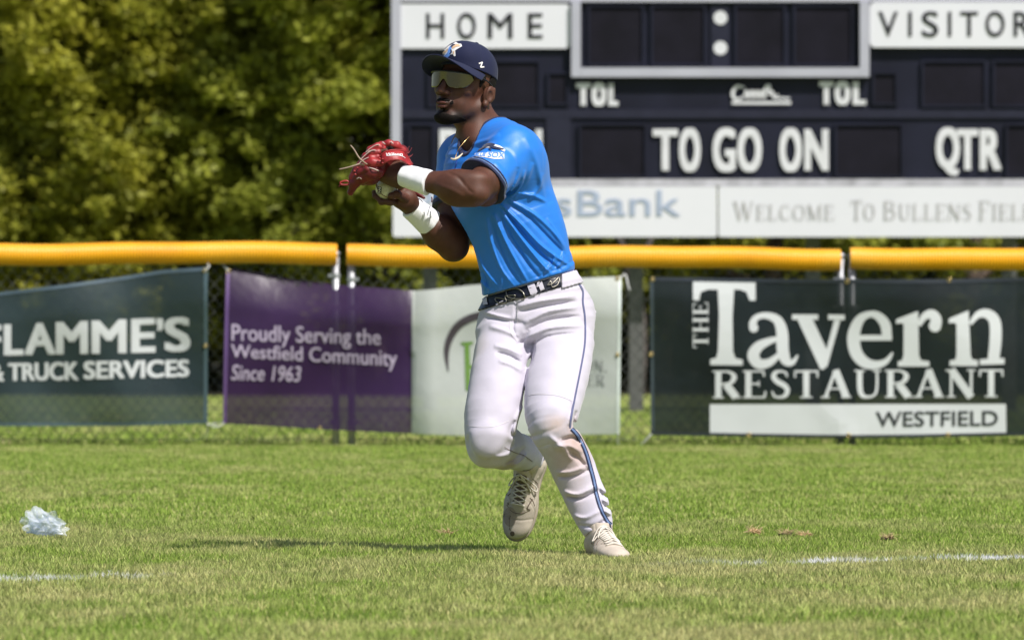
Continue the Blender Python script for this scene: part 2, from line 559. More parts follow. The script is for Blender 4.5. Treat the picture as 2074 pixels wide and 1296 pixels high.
# ------------------------------------------------------------------ the wood beyond the field
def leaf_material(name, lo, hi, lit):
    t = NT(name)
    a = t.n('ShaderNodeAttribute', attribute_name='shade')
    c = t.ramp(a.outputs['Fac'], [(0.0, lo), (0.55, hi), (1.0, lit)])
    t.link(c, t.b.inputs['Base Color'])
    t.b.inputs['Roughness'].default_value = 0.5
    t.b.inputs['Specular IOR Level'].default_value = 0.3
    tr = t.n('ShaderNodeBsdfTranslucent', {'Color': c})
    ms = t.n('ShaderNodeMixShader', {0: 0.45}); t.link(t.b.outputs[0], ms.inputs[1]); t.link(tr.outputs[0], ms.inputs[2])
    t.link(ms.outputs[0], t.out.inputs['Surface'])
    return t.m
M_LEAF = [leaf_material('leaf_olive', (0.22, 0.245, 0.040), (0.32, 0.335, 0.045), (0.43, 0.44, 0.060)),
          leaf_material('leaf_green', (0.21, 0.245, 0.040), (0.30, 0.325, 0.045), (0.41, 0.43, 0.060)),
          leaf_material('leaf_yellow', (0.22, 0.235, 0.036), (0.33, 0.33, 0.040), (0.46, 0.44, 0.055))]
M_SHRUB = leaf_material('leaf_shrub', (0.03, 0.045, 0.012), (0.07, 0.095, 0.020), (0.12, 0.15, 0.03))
M_BARK = plain('bark', (0.085, 0.060, 0.045), 0.9, var=0.4, scale=6, bump=0.01, bscale=18)
M_BARK_PALE = plain('bark_pale', (0.30, 0.27, 0.26), 0.85, var=0.35, scale=5, bump=0.006, bscale=14)

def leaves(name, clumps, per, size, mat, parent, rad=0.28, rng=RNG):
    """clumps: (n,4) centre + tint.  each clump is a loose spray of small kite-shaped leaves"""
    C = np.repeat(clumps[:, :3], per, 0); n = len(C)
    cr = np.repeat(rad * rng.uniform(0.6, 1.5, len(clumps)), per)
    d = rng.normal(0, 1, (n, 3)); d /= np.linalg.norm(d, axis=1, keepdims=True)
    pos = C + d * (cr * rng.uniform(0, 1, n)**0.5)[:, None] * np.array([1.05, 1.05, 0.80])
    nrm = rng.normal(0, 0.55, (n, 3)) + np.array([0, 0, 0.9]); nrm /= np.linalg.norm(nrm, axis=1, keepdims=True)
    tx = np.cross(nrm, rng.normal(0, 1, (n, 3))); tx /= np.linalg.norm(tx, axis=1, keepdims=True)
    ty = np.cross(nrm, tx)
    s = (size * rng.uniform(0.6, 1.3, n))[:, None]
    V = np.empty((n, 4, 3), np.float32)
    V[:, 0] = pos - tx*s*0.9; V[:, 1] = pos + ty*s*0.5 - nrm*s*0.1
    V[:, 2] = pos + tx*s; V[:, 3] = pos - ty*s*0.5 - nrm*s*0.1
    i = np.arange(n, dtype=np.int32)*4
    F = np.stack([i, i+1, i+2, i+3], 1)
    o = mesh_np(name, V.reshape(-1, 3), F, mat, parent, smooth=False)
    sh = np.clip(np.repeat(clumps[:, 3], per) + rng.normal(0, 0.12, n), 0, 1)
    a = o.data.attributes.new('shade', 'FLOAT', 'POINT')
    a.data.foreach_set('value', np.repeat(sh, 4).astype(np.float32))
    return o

def make_tree(px, dist, height, rx, z0, nclump, per, leaf, bark, label, seed, cat='tree', group=None, trunk_r=0.13, dens=0.24):
    rng = np.random.default_rng(seed)
    x = (px - 1037.0) / FPX * dist; y = dist - REF
    root = thing('broadleaf_tree', (x, y, 0), label, cat, group)
    tr = MB()
    lean = rng.uniform(-0.05, 0.05, 2)
    top = np.array([x + lean[0]*height, y + lean[1]*height, height*0.86])
    path = catmull([(x, y, -0.1), (x + rng.uniform(-.1,.1), y, height*0.25), (x + lean[0]*height*.5 + rng.uniform(-.15,.15), y+lean[1]*height*.5, height*0.55), top], 5)
    rs = [trunk_r * (1.25 if i == 0 else 1) * (1 - 0.85*i/(len(path)-1)) for i in range(len(path))]
    tr.tube(path, rs, 9)
    tr.build('trunk', bark, root, True)
    tips = []
    br = MB()
    nb = 22
    for k in range(nb):
        f = rng.uniform(0.12, 0.95)
        a = 2*math.pi*(k*0.381966) + rng.uniform(-.3, .3)
        zb = max(z0*0.9, height*f*0.85)
        i = min(len(path)-1, int(zb/(height*0.86)*(len(path)-1)))
        p0 = np.array(path[i])
        reach = rx * math.sin(math.pi*min(0.92, 0.22 + 0.70*f))**0.6 * rng.uniform(0.75, 1.05)
        p2 = p0 + np.array([math.cos(a)*reach, math.sin(a)*reach, reach*rng.uniform(-0.05, 0.55)])
        p1 = (p0 + p2)/2 + np.array([0, 0, reach*0.10]) + rng.normal(0, .08, 3)
        pl = catmull([p0, p1, p2], 4)
        br.tube(pl, [max(0.008, rs[i]*0.55*(1 - 0.85*j/(len(pl)-1))) for j in range(len(pl))], 6)
        tips += [pl[j] for j in range(3, len(pl))]
    br.build('branch', bark, root, True)['kind'] = 'stuff'
    # crown: sprays over an uneven shell, with hollows
    zc = (z0 + height)/2; rz = (height - z0)/2
    cl = []
    while len(cl) < nclump:
        a = rng.uniform(0, 2*math.pi); zz = rng.uniform(0, 1)
        d = np.array([math.cos(a), math.sin(a), zz*2-1])
        lump = 1 + 0.16*math.sin(5*d[0]+seed) * math.sin(4*d[2]+2*seed) + 0.12*math.sin(9*d[0]+7*d[2]+seed)
        prof = min(1.0, ((1-zz)/0.5)**0.6) * (0.86 + 0.14*math.sin(3*zz+seed)) * min(1.0, 0.72 + zz*1.6)
        r = rng.uniform(0.45, 1.0)**0.5 * lump * prof
        p = np.array([x + lean[0]*height*.5 + d[0]*rx*r, y + lean[1]*height*.5 + d[1]*rx*r, z0 + (height-z0)*zz])
        if p[2] < z0: p[2] = z0 + rng.uniform(0, 0.5)
        hole = math.sin(p[0]*2.3+seed)*math.sin(p[2]*2.7+seed*2)*math.sin(p[1]*1.9)
        if hole > 0.62: continue
        tint = 0.50 + 0.28*math.sin(p[0]*1.7+seed) * math.sin(p[2]*2.1) + rng.uniform(-.22, .32)
        cl.append((p[0], p[1], p[2], tint))
    for tpt in tips:
        cl.append((tpt[0], tpt[1], tpt[2], rng.uniform(.2, .8)))
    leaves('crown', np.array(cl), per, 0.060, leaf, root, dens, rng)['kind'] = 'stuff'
    return root

G = 'trees along the far side of the field'
TREES = [
 (-250, 79.0, 7.6, 2.9, 0.70, M_LEAF[0], M_BARK, 'broadleaf tree mostly cut off by the left edge of the picture'),
 ( 120, 78.2, 8.4, 2.7, 0.62, M_LEAF[2], M_BARK, 'yellowish leafy tree at the left edge, above the dark green banner'),
 ( 470, 79.0, 9.0, 2.7, 0.75, M_LEAF[0], M_BARK_PALE, 'olive green tree in the middle of the open woods left of the scoreboard'),
 ( 760, 78.0, 8.2, 2.6, 0.66, M_LEAF[1], M_BARK, 'green tree whose crown meets the left frame of the scoreboard'),
 (1120, 78.8, 8.6, 2.3, 1.05, M_LEAF[1], M_BARK, 'tree hidden behind the HOME side of the scoreboard, trunk under its edge'),
 (1560, 79.2, 8.4, 2.3, 1.35, M_LEAF[0], M_BARK, 'tree with a reddish dark trunk behind the middle of the scoreboard'),
 (1960, 78.6, 8.8, 2.3, 1.30, M_LEAF[1], M_BARK, 'tree with dark trunk behind the VISITOR side of the scoreboard'),
 (2330, 79.4, 8.0, 2.4, 0.80, M_LEAF[0], M_BARK, 'tree past the right edge of the scoreboard'),
]
for i, (px, dist, h, rx, z0, lf, bk, lab) in enumerate(TREES):
    vis = i in (1, 2, 3)
    make_tree(px, dist, h, rx, z0, 1500 if vis else 280, 90 if vis else 60, lf, bk, lab, 3 + i*7, group=G, dens=0.22)
# a second, darker rank closing the gaps
BACK = [(-60, 'left end'), (300, 'gap left of centre'), (620, 'gap beside the scoreboard'), (930, 'left of the player'), (1340, 'behind the scoreboard'), (1750, 'behind the scoreboard'), (2160, 'right end')]
BL = ['shaded tree of the second rank at the left end of the woods',
      'shaded tree seen between the yellowish and the olive tree',
      'shaded tree seen between the olive tree and the one at the scoreboard',
      'shaded second-rank tree behind the left corner of the scoreboard',
      'second-rank tree behind the clock of the scoreboard',
      'second-rank tree behind the right half of the scoreboard',
      'second-rank tree near the right end of the scoreboard']
for i, (px, _) in enumerate(BACK):
    make_tree(px, 83.5 + (i % 3)*0.9, 9.6, 2.6, 0.9, 260, 60, M_LEAF[1], M_BARK, BL[i], 101 + i*5, group='second rank of trees in the woods', dens=0.36)

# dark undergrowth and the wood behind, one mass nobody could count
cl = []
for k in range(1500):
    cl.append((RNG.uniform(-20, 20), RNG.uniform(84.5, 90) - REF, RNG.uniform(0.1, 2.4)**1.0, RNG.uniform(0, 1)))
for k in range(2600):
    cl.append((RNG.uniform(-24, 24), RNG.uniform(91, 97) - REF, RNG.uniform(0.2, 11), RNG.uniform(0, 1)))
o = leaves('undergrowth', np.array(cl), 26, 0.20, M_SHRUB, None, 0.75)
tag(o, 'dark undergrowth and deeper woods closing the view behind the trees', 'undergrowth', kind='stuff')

# pale blurred trunks seen through the fence between the two right-hand banners
M_BARKM = plain('bark_mottled', (0.075, 0.065, 0.062), 0.9, var=0.7, scale=5)
def stump(px, dist, py0, r, lab, grp=None):
    x = (px-1037)/FPX*dist; y = dist-REF
    root = thing('bare_trunk', (x, y, 0), lab, 'tree trunk', grp)
    m = MB(); z1 = CAM_H - (py0-648)/(FPX/dist)
    pts = catmull([(x, y, -.05), (x+.03, y, z1*.4), (x-.05, y, z1*.75), (x+.02, y, z1)], 5)
    m.tube(pts, [r*(1.15-0.3*i/len(pts)) for i in range(len(pts))], 12)
    m.build('trunk', M_BARKM, root, True)
    m2 = MB()
    for sgn in (-1, 1):
        q = catmull([(x, y, z1*.8), (x+sgn*.2, y+.05, z1*1.0), (x+sgn*.42, y, z1*1.35)], 4)
        m2.tube(q, [r*.45*(1-.7*i/len(q)) for i in range(len(q))], 7)
        m2.build('branch', M_BARKM, root, True); m2 = MB()
    return root
stump(1287, 75.6, 470, 0.085, 'mottled bare trunk seen between the white and the Tavern banner')

# ------------------------------------------------------------------ the scoreboard
M_BLACK = plain('board_black', (0.011, 0.012, 0.026), 0.6, var=0.35, scale=1.5, spec=0.2)
M_DIGIT = plain('digit_black', (0.009, 0.008, 0.015), 0.7, var=0.3, scale=3, spec=0.15)
M_FRAME = plain('frame_grey', (0.42, 0.42, 0.50), 0.4, var=0.06, scale=2, spec=0.5)
M_WHITE = plain('panel_white', (0.70, 0.70, 0.77), 0.45, var=0.025, scale=1.2)
M_LETW = plain('letter_white', (0.66, 0.66, 0.71), 0.5, var=0.06, scale=8)
M_LETK = plain('letter_black', (0.015, 0.015, 0.02), 0.5)
M_LETB = plain('letter_slate_blue', (0.36, 0.42, 0.56), 0.5, var=0.08, scale=6)
M_LETG = plain('letter_grey', (0.42, 0.41, 0.42), 0.5)
M_STEEL = plain('galvanised', (0.42, 0.43, 0.46), 0.42, metal=0.55, var=0.12, scale=12)
SB_Y = D_BOARD - REF
def sb(px, py, off=0.0):
    p = at(px, py, D_BOARD); return Vector((p.x, SB_Y - off, p.z))
def sbox(mb, x0, y0, x1, y1, off0, off1, bev=0.0):
    a = sb(x0, y1); b = sb(x1, y0)
    mb.box((a.x, SB_Y - off1, a.z), (b.x, SB_Y - off0, b.z), bev)
board = thing('scoreboard', (sb(1458, 0).x, SB_Y, 0), 'large black scoreboard with HOME and VISITOR panels on posts behind the fence', 'scoreboard')
def part(fn, name, mat, parent=board, smooth=False):
    m = MB(); fn(m); return m.build(name, mat, parent, smooth)
case = part(lambda m: sbox(m, 806, -2, 2112, 372, -0.32, 0.0), 'case', M_BLACK)
part(lambda m: sbox(m, 793, -14, 812, 372, -0.34, 0.045), 'frame', M_FRAME)
part(lambda m: sbox(m, 2106, -14, 2125, 372, -0.34, 0.045), 'frame', M_FRAME)
part(lambda m: sbox(m, 812.5, -14, 2105.5, 5, -0.34, 0.045), 'frame', M_FRAME)
part(lambda m: sbox(m, 812.5, 363, 2105.5, 377, -0.30, 0.04), 'trim', plain('trim_lilac', (0.45, 0.44, 0.50), 0.5, var=0.3, scale=7))
# horizontal seam strips and vertical mullions of the case
for (x0, y0, x1, y1) in ((813, 222, 2105, 240), (1106, 240.4, 1156, 362), (1440, 6, 1476, 137)):
    part(lambda m: sbox(m, x0, y0, x1, y1, 0.0, 0.018), 'seam', plain('board_seam', (0.019, 0.020, 0.038), 0.6, spec=0.2))
hp = part(lambda m: sbox(m, 804, 9, 1155, 99, 0.0, 0.035, 0.045), 'home_panel', M_WHITE)
vp = part(lambda m: sbox(m, 1761, 6, 2112, 97, 0.0, 0.060, 0.045), 'visitor_panel', M_WHITE)
# clock
part(lambda m: sbox(m, 1157, 5.5, 1176, 157, 0.0, 0.075), 'clock_frame', M_FRAME)
part(lambda m: sbox(m, 1741, 5.5, 1760, 157, 0.0, 0.075), 'clock_frame', M_FRAME)
part(lambda m: sbox(m, 1176.5, 138, 1740.5, 157, 0.0, 0.075), 'clock_frame', M_FRAME)
def digit(x0, y0, x1, y1):
    """a recessed digit module: dark pan with a raised lip"""
    m = MB()
    w = 5
    sbox(m, x0, y0, x1, y0 + w, 0, 0.03); sbox(m, x0, y1 - w, x1, y1, 0, 0.03)
    sbox(m, x0, y0 + w + .3, x0 + w, y1 - w - .3, 0, 0.03); sbox(m, x1 - w, y0 + w + .3, x1, y1 - w - .3, 0, 0.03)
    d = m.build('digit_box', M_BLACK, board)
    part(lambda q: sbox(q, x0 + w + .2, y0 + w + .2, x1 - w - .2, y1 - w - .2, 0, 0.012), 'digit_face', M_DIGIT, d)
for b in ((1190, 10, 1305, 134), (1318, 10, 1430, 134), (1487, 10, 1592, 134), (1606, 10, 1728, 134),
          (866, 122, 975, 218), (985, 122, 1095, 218), (1108, 146, 1152, 214), (1766, 146, 1818, 214), (1866, 122, 1998, 218), (2010, 122, 2100, 218),
          (826, 250, 880, 360), (1172, 250, 1310, 360), (1690, 250, 1830, 360), (2036, 250, 2100, 360)):
    digit(*b)
def sbmap(off):
    return lambda x, y: sb(x, y, off)
for y_ in (37, 98):
    pr = Print(); pr.disc(1459, y_, 14); pr.build('colon_dot', M_LETW, board, sbmap(0.024))
def words(items, mat, off, parent=board, offset=0.6):
    pr = Print()
    for it in items:
        b_ = it[5] if len(it) > 5 else offset; pr.box_word(it[0], it[1]+b_, it[2]+b_*.6, it[3]-b_, it[4]-b_*.6, 0, 0, b_)
    return pr.build('lettering', mat, parent, sbmap(off))
words([('H', 863, 28, 900, 79), ('O', 926, 27, 964, 80), ('M', 988, 28, 1038, 79), ('E', 1069, 28, 1099, 79)], M_LETK, 0.040, hp, 0.7)
words([('V', 1778, 25, 1818, 75), ('I', 1839, 25, 1846, 75), ('S', 1866, 24, 1900, 76), ('I', 1919, 25, 1926, 75), ('T', 1944, 25, 1980, 75),
       ('O', 1995, 24, 2034, 76), ('R', 2052, 25, 2086, 75)], M_LETK, 0.065, vp, 0.7)
bold = 3.6
words([('T', 1167, 169, 1196, 215, bold), ('O', 1198, 168, 1228, 216, bold), ('L', 1232, 169, 1252, 215, bold),
       ('T', 1659, 166, 1688, 213, bold), ('O', 1690, 165, 1722, 214, bold), ('L', 1727, 166, 1754, 213, bold)], M_LETW, 0.022)
words([('D', 890, 262, 940, 348, bold), ('O', 945, 260, 990, 350, bold), ('W', 994, 262, 1048, 348, bold), ('N', 1052, 262, 1098, 346, bold),
       ('T', 1322, 262, 1373, 346, bold), ('O', 1375, 259, 1419, 349, bold), ('G', 1443, 259, 1490, 349, bold), ('O', 1493, 259, 1543, 349, bold),
       ('O', 1578, 259, 1624, 349, bold), ('N', 1629, 262, 1678, 346, bold),
       ('Q', 1895, 258, 1944, 357, bold), ('T', 1938, 262, 1981, 345, bold), ('R', 1984, 262, 2028, 345, bold)], M_LETW, 0.022)
pr = Print()   # maker's script mark
pr.stroke([(1508, 178), (1492, 176), (1484, 190), (1490, 202), (1504, 198)], [3, 6, 7, 6, 4])
for k in range(4):
    x = 1506 + k*11
    pr.stroke([(x, 200), (x+5, 186), (x+9, 188), (x+8, 199), (x+13, 196)], [3, 5, 5, 5, 3])
pr.stroke([(1545, 200), (1551, 178), (1558, 176), (1556, 192), (1564, 186), (1567, 198), (1576, 192)], [3, 6, 6, 5, 5, 5, 3])
pr.stroke([(1482, 209), (1602, 209)], [6, 6], smooth=False)
pr.stroke([(1566, 199), (1600, 200)], [4, 4], smooth=False)
pr.build('maker_mark', M_LETW, board, sbmap(0.022))
# sponsor panels
sl = part(lambda m: sbox(m, 796, 378, 1452, 480, -0.05, 0.05, 0.02), 'sponsor_panel', M_WHITE)
sr = part(lambda m: sbox(m, 1455, 378, 2122, 480, -0.05, 0.05, 0.02), 'sponsor_panel', M_WHITE)
words([('PeoplesBank', 830, 386, 1378, 455, 0.5)], M_LETB, 0.056, sl)
pr = Print()
serif_word(pr, 'WELCOME', ((1484, 446), (1690, 446), (1690, 409), (1484, 409)), 0.62, 0.84)
serif_word(pr, 'TO', ((1722, 446), (1772, 446), (1772, 406), (1722, 406)), 0.62, 0.84)
serif_word(pr, 'BULLENS', ((1786, 446), (1968, 446), (1968, 407), (1786, 407)), 0.62, 0.84)
serif_word(pr, 'FIELD', ((1980, 446), (2096, 446), (2096, 407), (1980, 407)), 0.62, 0.84)
pr.build('lettering', M_LETG, sr, sbmap(0.056))
for px in (870, 1290, 1650, 2050):
    x = sb(px, 0).x
    m = MB(); z1 = CAM_H + 0.7 + 2.7
    m.box((x-.06, SB_Y+.335, -.1), (x+.06, SB_Y+.345, z1)); m.box((x-.06, SB_Y+.475, -.1), (x+.06, SB_Y+.485, z1)); m.box((x-.006, SB_Y+.3452, -.1), (x+.006, SB_Y+.4748, z1))
    m.build('post', plain('post_steel', (0.10, 0.10, 0.10), 0.6), board)

# ------------------------------------------------------------------ the outfield fence
FY = D_FENCE - REF
def fp(px, py, off=0.0):
    p = at(px, py, D_FENCE); return Vector((p.x, FY - off, p.z))
M_WIRE = plain('chain_link_wire', (0.075, 0.08, 0.075), 0.6, metal=0.2, var=0.2, scale=20)
t = NT('rail_guard_yellow')
p = t.pos()
nz = t.noise(p, 1.4, 4, 0.6)
c = t.ramp(nz.outputs['Fac'], [(0.3, (0.66, 0.28, 0.012)), (0.5, (0.80, 0.37, 0.006)), (0.8, (0.78, 0.43, 0.05))])
t.link(c, t.b.inputs['Base Color']); t.b.inputs['Roughness'].default_value = 0.38
t.b.inputs['Specular IOR Level'].default_value = 0.5
M_YEL = t.m
def rail_guard(xa, xb, py0a, py0b, dia, parent, seed):
    """split corrugated plastic pipe over the top rail"""
    rng = np.random.default_rng(seed)
    L = xb - xa; pitch = 0.0185; nr = int(L / pitch); seg = 22
    V = []; F = []
    rings = nr*4 + 1
    a0 = math.radians(-70); a1 = math.radians(250)
    for i in range(rings):
        f = i/(rings-1); x = xa + L*f
        zc = (py0a + (py0b-py0a)*f) + 0.006*math.sin(f*9+seed) + 0.003*math.sin(f*23+seed)
        yy = FY + 0.004*math.sin(f*7+seed)
        endf = 1 - 0.05*math.exp(-min(f, 1-f)*L/0.02)
        r = dia/2 * endf * (1 + (0.035 if i % 4 in (1, 2) else -0.035))
        for k in range(seg):
            a = a0 + (a1-a0)*k/(seg-1)
            V.append((x, yy - math.cos(a)*r, zc + math.sin(a)*r))
    for i in range(rings-1):
        for k in range(seg-1):
            q = i*seg+k
            F.append((q, q+seg, q+seg+1, q+1))
    o = mesh_np('rail_guard', V, np.array(F), M_YEL, parent)
    md = o.modifiers.new('wall', 'SOLIDIFY'); md.thickness = 0.004; md.offset = -1
    return o
def fence_panel(pxa, pxb, tube_px, y_top, label, seed):
    xa, xb = fp(pxa, 0).x, fp(pxb, 0).x
    root = thing('fence_panel', ((xa+xb)/2, FY, 0), label, 'fence', 'fence panels along the outfield')
    zt = fp(0, y_top).z
    for x in (xa, xb):
        m = MB(); m.tube([(x, FY, -0.12), (x, FY, zt-0.03)], 0.0225, 12); m.tube([(x, FY, zt-0.03), (x, FY, zt-0.012), (x, FY, zt)], [0.027, 0.027, 0.012], 12)
        m.build('post', M_STEEL, root, True)
    zr = fp(0, (tube_px[2]+tube_px[3])/2).z
    m = MB(); m.tube([(xa+.023, FY, zr), (xb-.023, FY, zr)], 0.020, 10); m.build('top_rail', M_STEEL, root, True)
    m = MB(); m.tube([(xa+.023, FY, 0.045), (xb-.023, FY, 0.045)], 0.003, 6); m.build('tension_wire', M_WIRE, root, True)
    for x in (xa, xb):      # bands that hold the fabric to the post
        m = MB()
        for z in (0.15, 0.5, 0.85, zr-0.13):
            m.tube([(x, FY, z-.011), (x, FY, z+.011)], 0.0275, 10)
            m.box((x-.045 if x == xb else x+.024, FY-.012, z-.009), (x-.024 if x == xb else x+.045, FY+.004, z+.009))
        m.build('bracket', M_STEEL, root)
    # woven diamonds
    z0, z1 = 0.04, zr + 0.01
    dz = z1 - z0; pit = 0.072; r = 0.0023
    m = MB()
    k = -int(dz/pit) - 1
    def seg(xs, zs, xe, ze, yo):
        # clip to the panel
        if xs > xe: xs, zs, xe, ze = xe, ze, xs, zs
        if xe <= xa or xs >= xb: return
        if xs < xa: zs += (ze-zs)*(xa-xs)/(xe-xs); xs = xa
        if xe > xb: ze = zs + (ze-zs)*(xb-xs)/(xe-xs); xe = xb
        if xe - xs < 0.01: return
        n = max(1, int(abs(xe-xs)/(pit/2)))
        pts = [(xs+(xe-xs)*i/n, FY + yo*(1 if i % 2 else -1)*0.0022, zs+(ze-zs)*i/n) for i in range(n+1)]
        m.tube(pts, r, 4, cap=False)
    sl = 0.86
    n = int((xb-xa+dz*sl*2)/pit) + 2
    for i in range(n):
        x = xa - dz*sl + i*pit
        seg(x, z0, x + dz*sl, z1, 1)
        seg(x + dz*sl, z0, x, z1, -1)
    w = m.build('wire_mesh', M_WIRE, root); w['kind'] = 'stuff'
    rail_guard(fp(tube_px[0], 0).x, fp(tube_px[1], 0).x, fp(0, tube_px[2]).z, fp(0, tube_px[3]).z, 0.137, root, seed)
    return root
fence_panel(-352, 680, (-352, 683, 515, 514), 508, 'chain link fence panel at the left, its yellow top pipe ending above the purple banner', 1)
fence_panel(712, 1703, (702, 1703, 519, 525), 512, 'middle chain link fence panel with yellow pipe passing behind the player', 2)
fence_panel(1726, 2745, (1721, 2745, 524, 526), 512, 'chain link fence panel at the right behind the Tavern banner', 3)

# ------------------------------------------------------------------ banners
def vinyl(name, see, fn):
    t = NT(name)
    p = t.pos()
    col = fn(t, p)
    if isinstance(col, bpy.types.NodeSocket): t.link(col, t.b.inputs['Base Color'])
    else: t.b.inputs['Base Color'].default_value = (*col, 1)
    t.b.inputs['Roughness'].default_value = 0.36
    t.b.inputs['Specular IOR Level'].default_value = 0.38
    bz = t.noise(p, 5.0, 4); t.bump(bz.outputs['Fac'], 0.35, 0.02)
    tp = t.n('ShaderNodeBsdfTransparent')
    tl = t.n('ShaderNodeBsdfTranslucent'); 
    if isinstance(col, bpy.types.NodeSocket): t.link(col, tl.inputs[0])
    else: tl.inputs[0].default_value = (*col, 1)
    m1 = t.n('ShaderNodeMixShader', {0: 0.25}); t.link(t.b.outputs[0], m1.inputs[1]); t.link(tl.outputs[0], m1.inputs[2])
    ms = t.n('ShaderNodeMixShader', {0: see}); t.link(m1.outputs[0], ms.inputs[1]); t.link(tp.outputs[0], ms.inputs[2])
    t.link(ms.outputs[0], t.out.inputs['Surface'])
    return t.m
def cvar(c, v=0.15):
    return lambda t, p: t.ramp(t.noise(p, 2.2, 4).outputs['Fac'], [(0.3, tuple(k*(1-v) for k in c)), (0.7, tuple(min(1, k*(1+v)) for k in c))])
M_GREENB = vinyl('vinyl_dark_teal', 0.17, cvar((0.036, 0.057, 0.064), .25))
M_TAVB = vinyl('vinyl_near_black', 0.07, cvar((0.013, 0.020, 0.022), .35))
PX_SPLIT = fp(835, 700).x
def purple_white(t, p):
    sep = t.n('ShaderNodeSeparateXYZ', {0: p})
    f = t.n('ShaderNodeMapRange', {0: sep.outputs[0], 1: PX_SPLIT-0.004, 2: PX_SPLIT+0.004, 3: 0.0, 4: 1.0}).outputs[0]
    a = cvar((0.042, 0.016, 0.070), .25)(t, p); b = cvar((0.56, 0.59, 0.57), .06)(t, p)
    return t.mix(f, a, b)
M_PURPB = vinyl('vinyl_purple_white', 0.13, purple_white)
M_PRINT = plain('print_pale', (0.52, 0.54, 0.56), 0.45, var=0.08, scale=3)
M_PRINTL = plain('print_lilac', (0.40, 0.34, 0.46), 0.45, var=0.15, scale=9)
M_PRINTW = plain('print_white', (0.58, 0.60, 0.62), 0.42, var=0.06, scale=2)
M_PRINTK = plain('print_black', (0.03, 0.035, 0.035), 0.5)
M_PRINTP = plain('print_plum', (0.040, 0.032, 0.038), 0.5)
M_PRINTG = plain('print_green', (0.10, 0.20, 0.03), 0.5)
M_PRINTGY = plain('print_grey', (0.20, 0.21, 0.21), 0.5)
M_HEM = plain('hem', (0.09, 0.12, 0.14), 0.4)
M_BRASS = plain('brass', (0.55, 0.42, 0.18), 0.3, metal=0.9)
M_CORD = plain('cord', (0.62, 0.62, 0.62), 0.6)

def poly_y(pts, x):
    return float(np.interp(x, [p[0] for p in pts], [p[1] for p in pts]))
class Banner:
    def __init__(s, label, cat, xl, xr, top, bot, mat, und, off=0.09, name='banner'):
        s.xl, s.xr, s.top, s.bot, s.und, s.off = xl, xr, top, bot, und, off
        cx = fp((xl[0]+xr[0])/2, 0).x
        s.root = thing(name, (cx, FY - off, fp(0, bot[0][1]).z), label, cat)
        nu, nv = 150, 44
        V = []; F = []
        for j in range(nv+1):
            v = j/nv
            for i in range(nu+1):
                u = i/nu
                x0 = xl[0] + (xl[1]-xl[0])*v; x1 = xr[0] + (xr[1]-xr[0])*v
                x = x0 + (x1-x0)*u
                yt, yb = poly_y(top, x), poly_y(bot, x)
                V.append(s.map(x, yt + (yb-yt)*v))
        for j in range(nv):
            for i in range(nu):
                a = j*(nu+1)+i
                F.append((a, a+nu+1, a+nu+2, a+1))
        s.sheet = mesh_np('sheet', V, np.array(F), mat, s.root)
        # doubled hems
    def map(s, px, py, extra=0.0):
        p = fp(px, py)
        yt, yb = poly_y(s.top, px), poly_y(s.bot, px)
        v = (py - yt) / (yb - yt)
        u = (px - s.xl[0]) / (s.xr[0] - s.xl[0])
        p.y = FY - s.off - 1.7*s.und(u, v, px, py) - extra
        return p
    def hem(s, side, w, mat):
        pts = []
        n = 40
        for i in range(n+1):
            f = i/n
            if side in 'lr':
                e = s.xl if side == 'l' else s.xr
                x = e[0] + (e[1]-e[0])*f; sg = 1 if side == 'l' else -1
                y = poly_y(s.top, x) + (poly_y(s.bot, x)-poly_y(s.top, x))*f
                pts += [s.map(x, y, .0035), s.map(x+sg*w, y, .0035)]
            else:
                x = s.xl[0] + 3 + (s.xr[0]-s.xl[0]-6)*f
                c = s.top if side == 't' else s.bot; sg = 1 if side == 't' else -1
                y = poly_y(c, x)
                pts += [s.map(x, y, .0045), s.map(x, y+sg*w, .0045)]
        F = [(2*i, 2*i+1, 2*i+3, 2*i+2) for i in range(n)]
        mesh_np('hem', pts, F, mat, s.root)
    def grommet(s, px, py, r=0.011):
        c = s.map(px, py, 0.006); m = MB()
        n = 14
        ring = [(c.x + math.cos(2*math.pi*k/n)*r, c.y, c.z + math.sin(2*math.pi*k/n)*r) for k in range(n+1)]
        m.tube(ring, 0.0042, 6, cap=False)
        m.build('grommet', M_BRASS, s.root, True)
    def tie(s, pts):
        m = MB()
        m.tube(catmull([s.map(*p[:2], 0.008 + (p[2] if len(p) > 2 else 0)) for p in pts], 5), 0.0042, 6)
        m.build('tie', M_CORD, s.root, True)

def und_green(u, v, px, py):
    d = (px*0.35 + (py-560))/60.0
    return 0.022*math.sin(px*0.011+1.0) + 0.010*math.sin(d) * v*(1-v)*4 + 0.035*max(0, .22-v)**1*(-1.5) + 0.012*math.sin(px*.022-py*.013)
b1 = Banner('dark teal banner for truck services, cut off by the left edge of the picture', 'banner',
            (-340, -340), (422, 421), [(-340, 640), (-160, 622), (0, 592), (130, 577), (250, 560), (330, 547), (422, 541)],
            [(-340, 862), (0, 862), (250, 862), (422, 857)], M_GREENB, und_green)
pr = Print()
def yl(x): return (718 - (x+10)*0.020, 660 - (x+10)*0.043)
for ch, xa_, xb_ in (('L',-138,-98), ('A',-96,-36), ('F',-32,5), ('L',11,50), ('A',53,114), ('M',116,180), ('M',188,257), ('E',267,315), ('\u2019',318,331), ('S',334,386)):
    xa_ += 3; xb_ -= 3
    (y0a, y1a), (y0b, y1b) = yl(xa_), yl(xb_)
    if ch == '\u2019': y0a = y1a + 24; y0b = y1b + 24
    pr.word(ch, ((xa_, y0a), (xb_, y0b), (xb_, y1b), (xa_, y1a)), 0, 0, 3.4)
pr.word('AUTO &', ((-170, 773), (10, 771), (10, 737), (-170, 739)), 0, 0, 1.9)
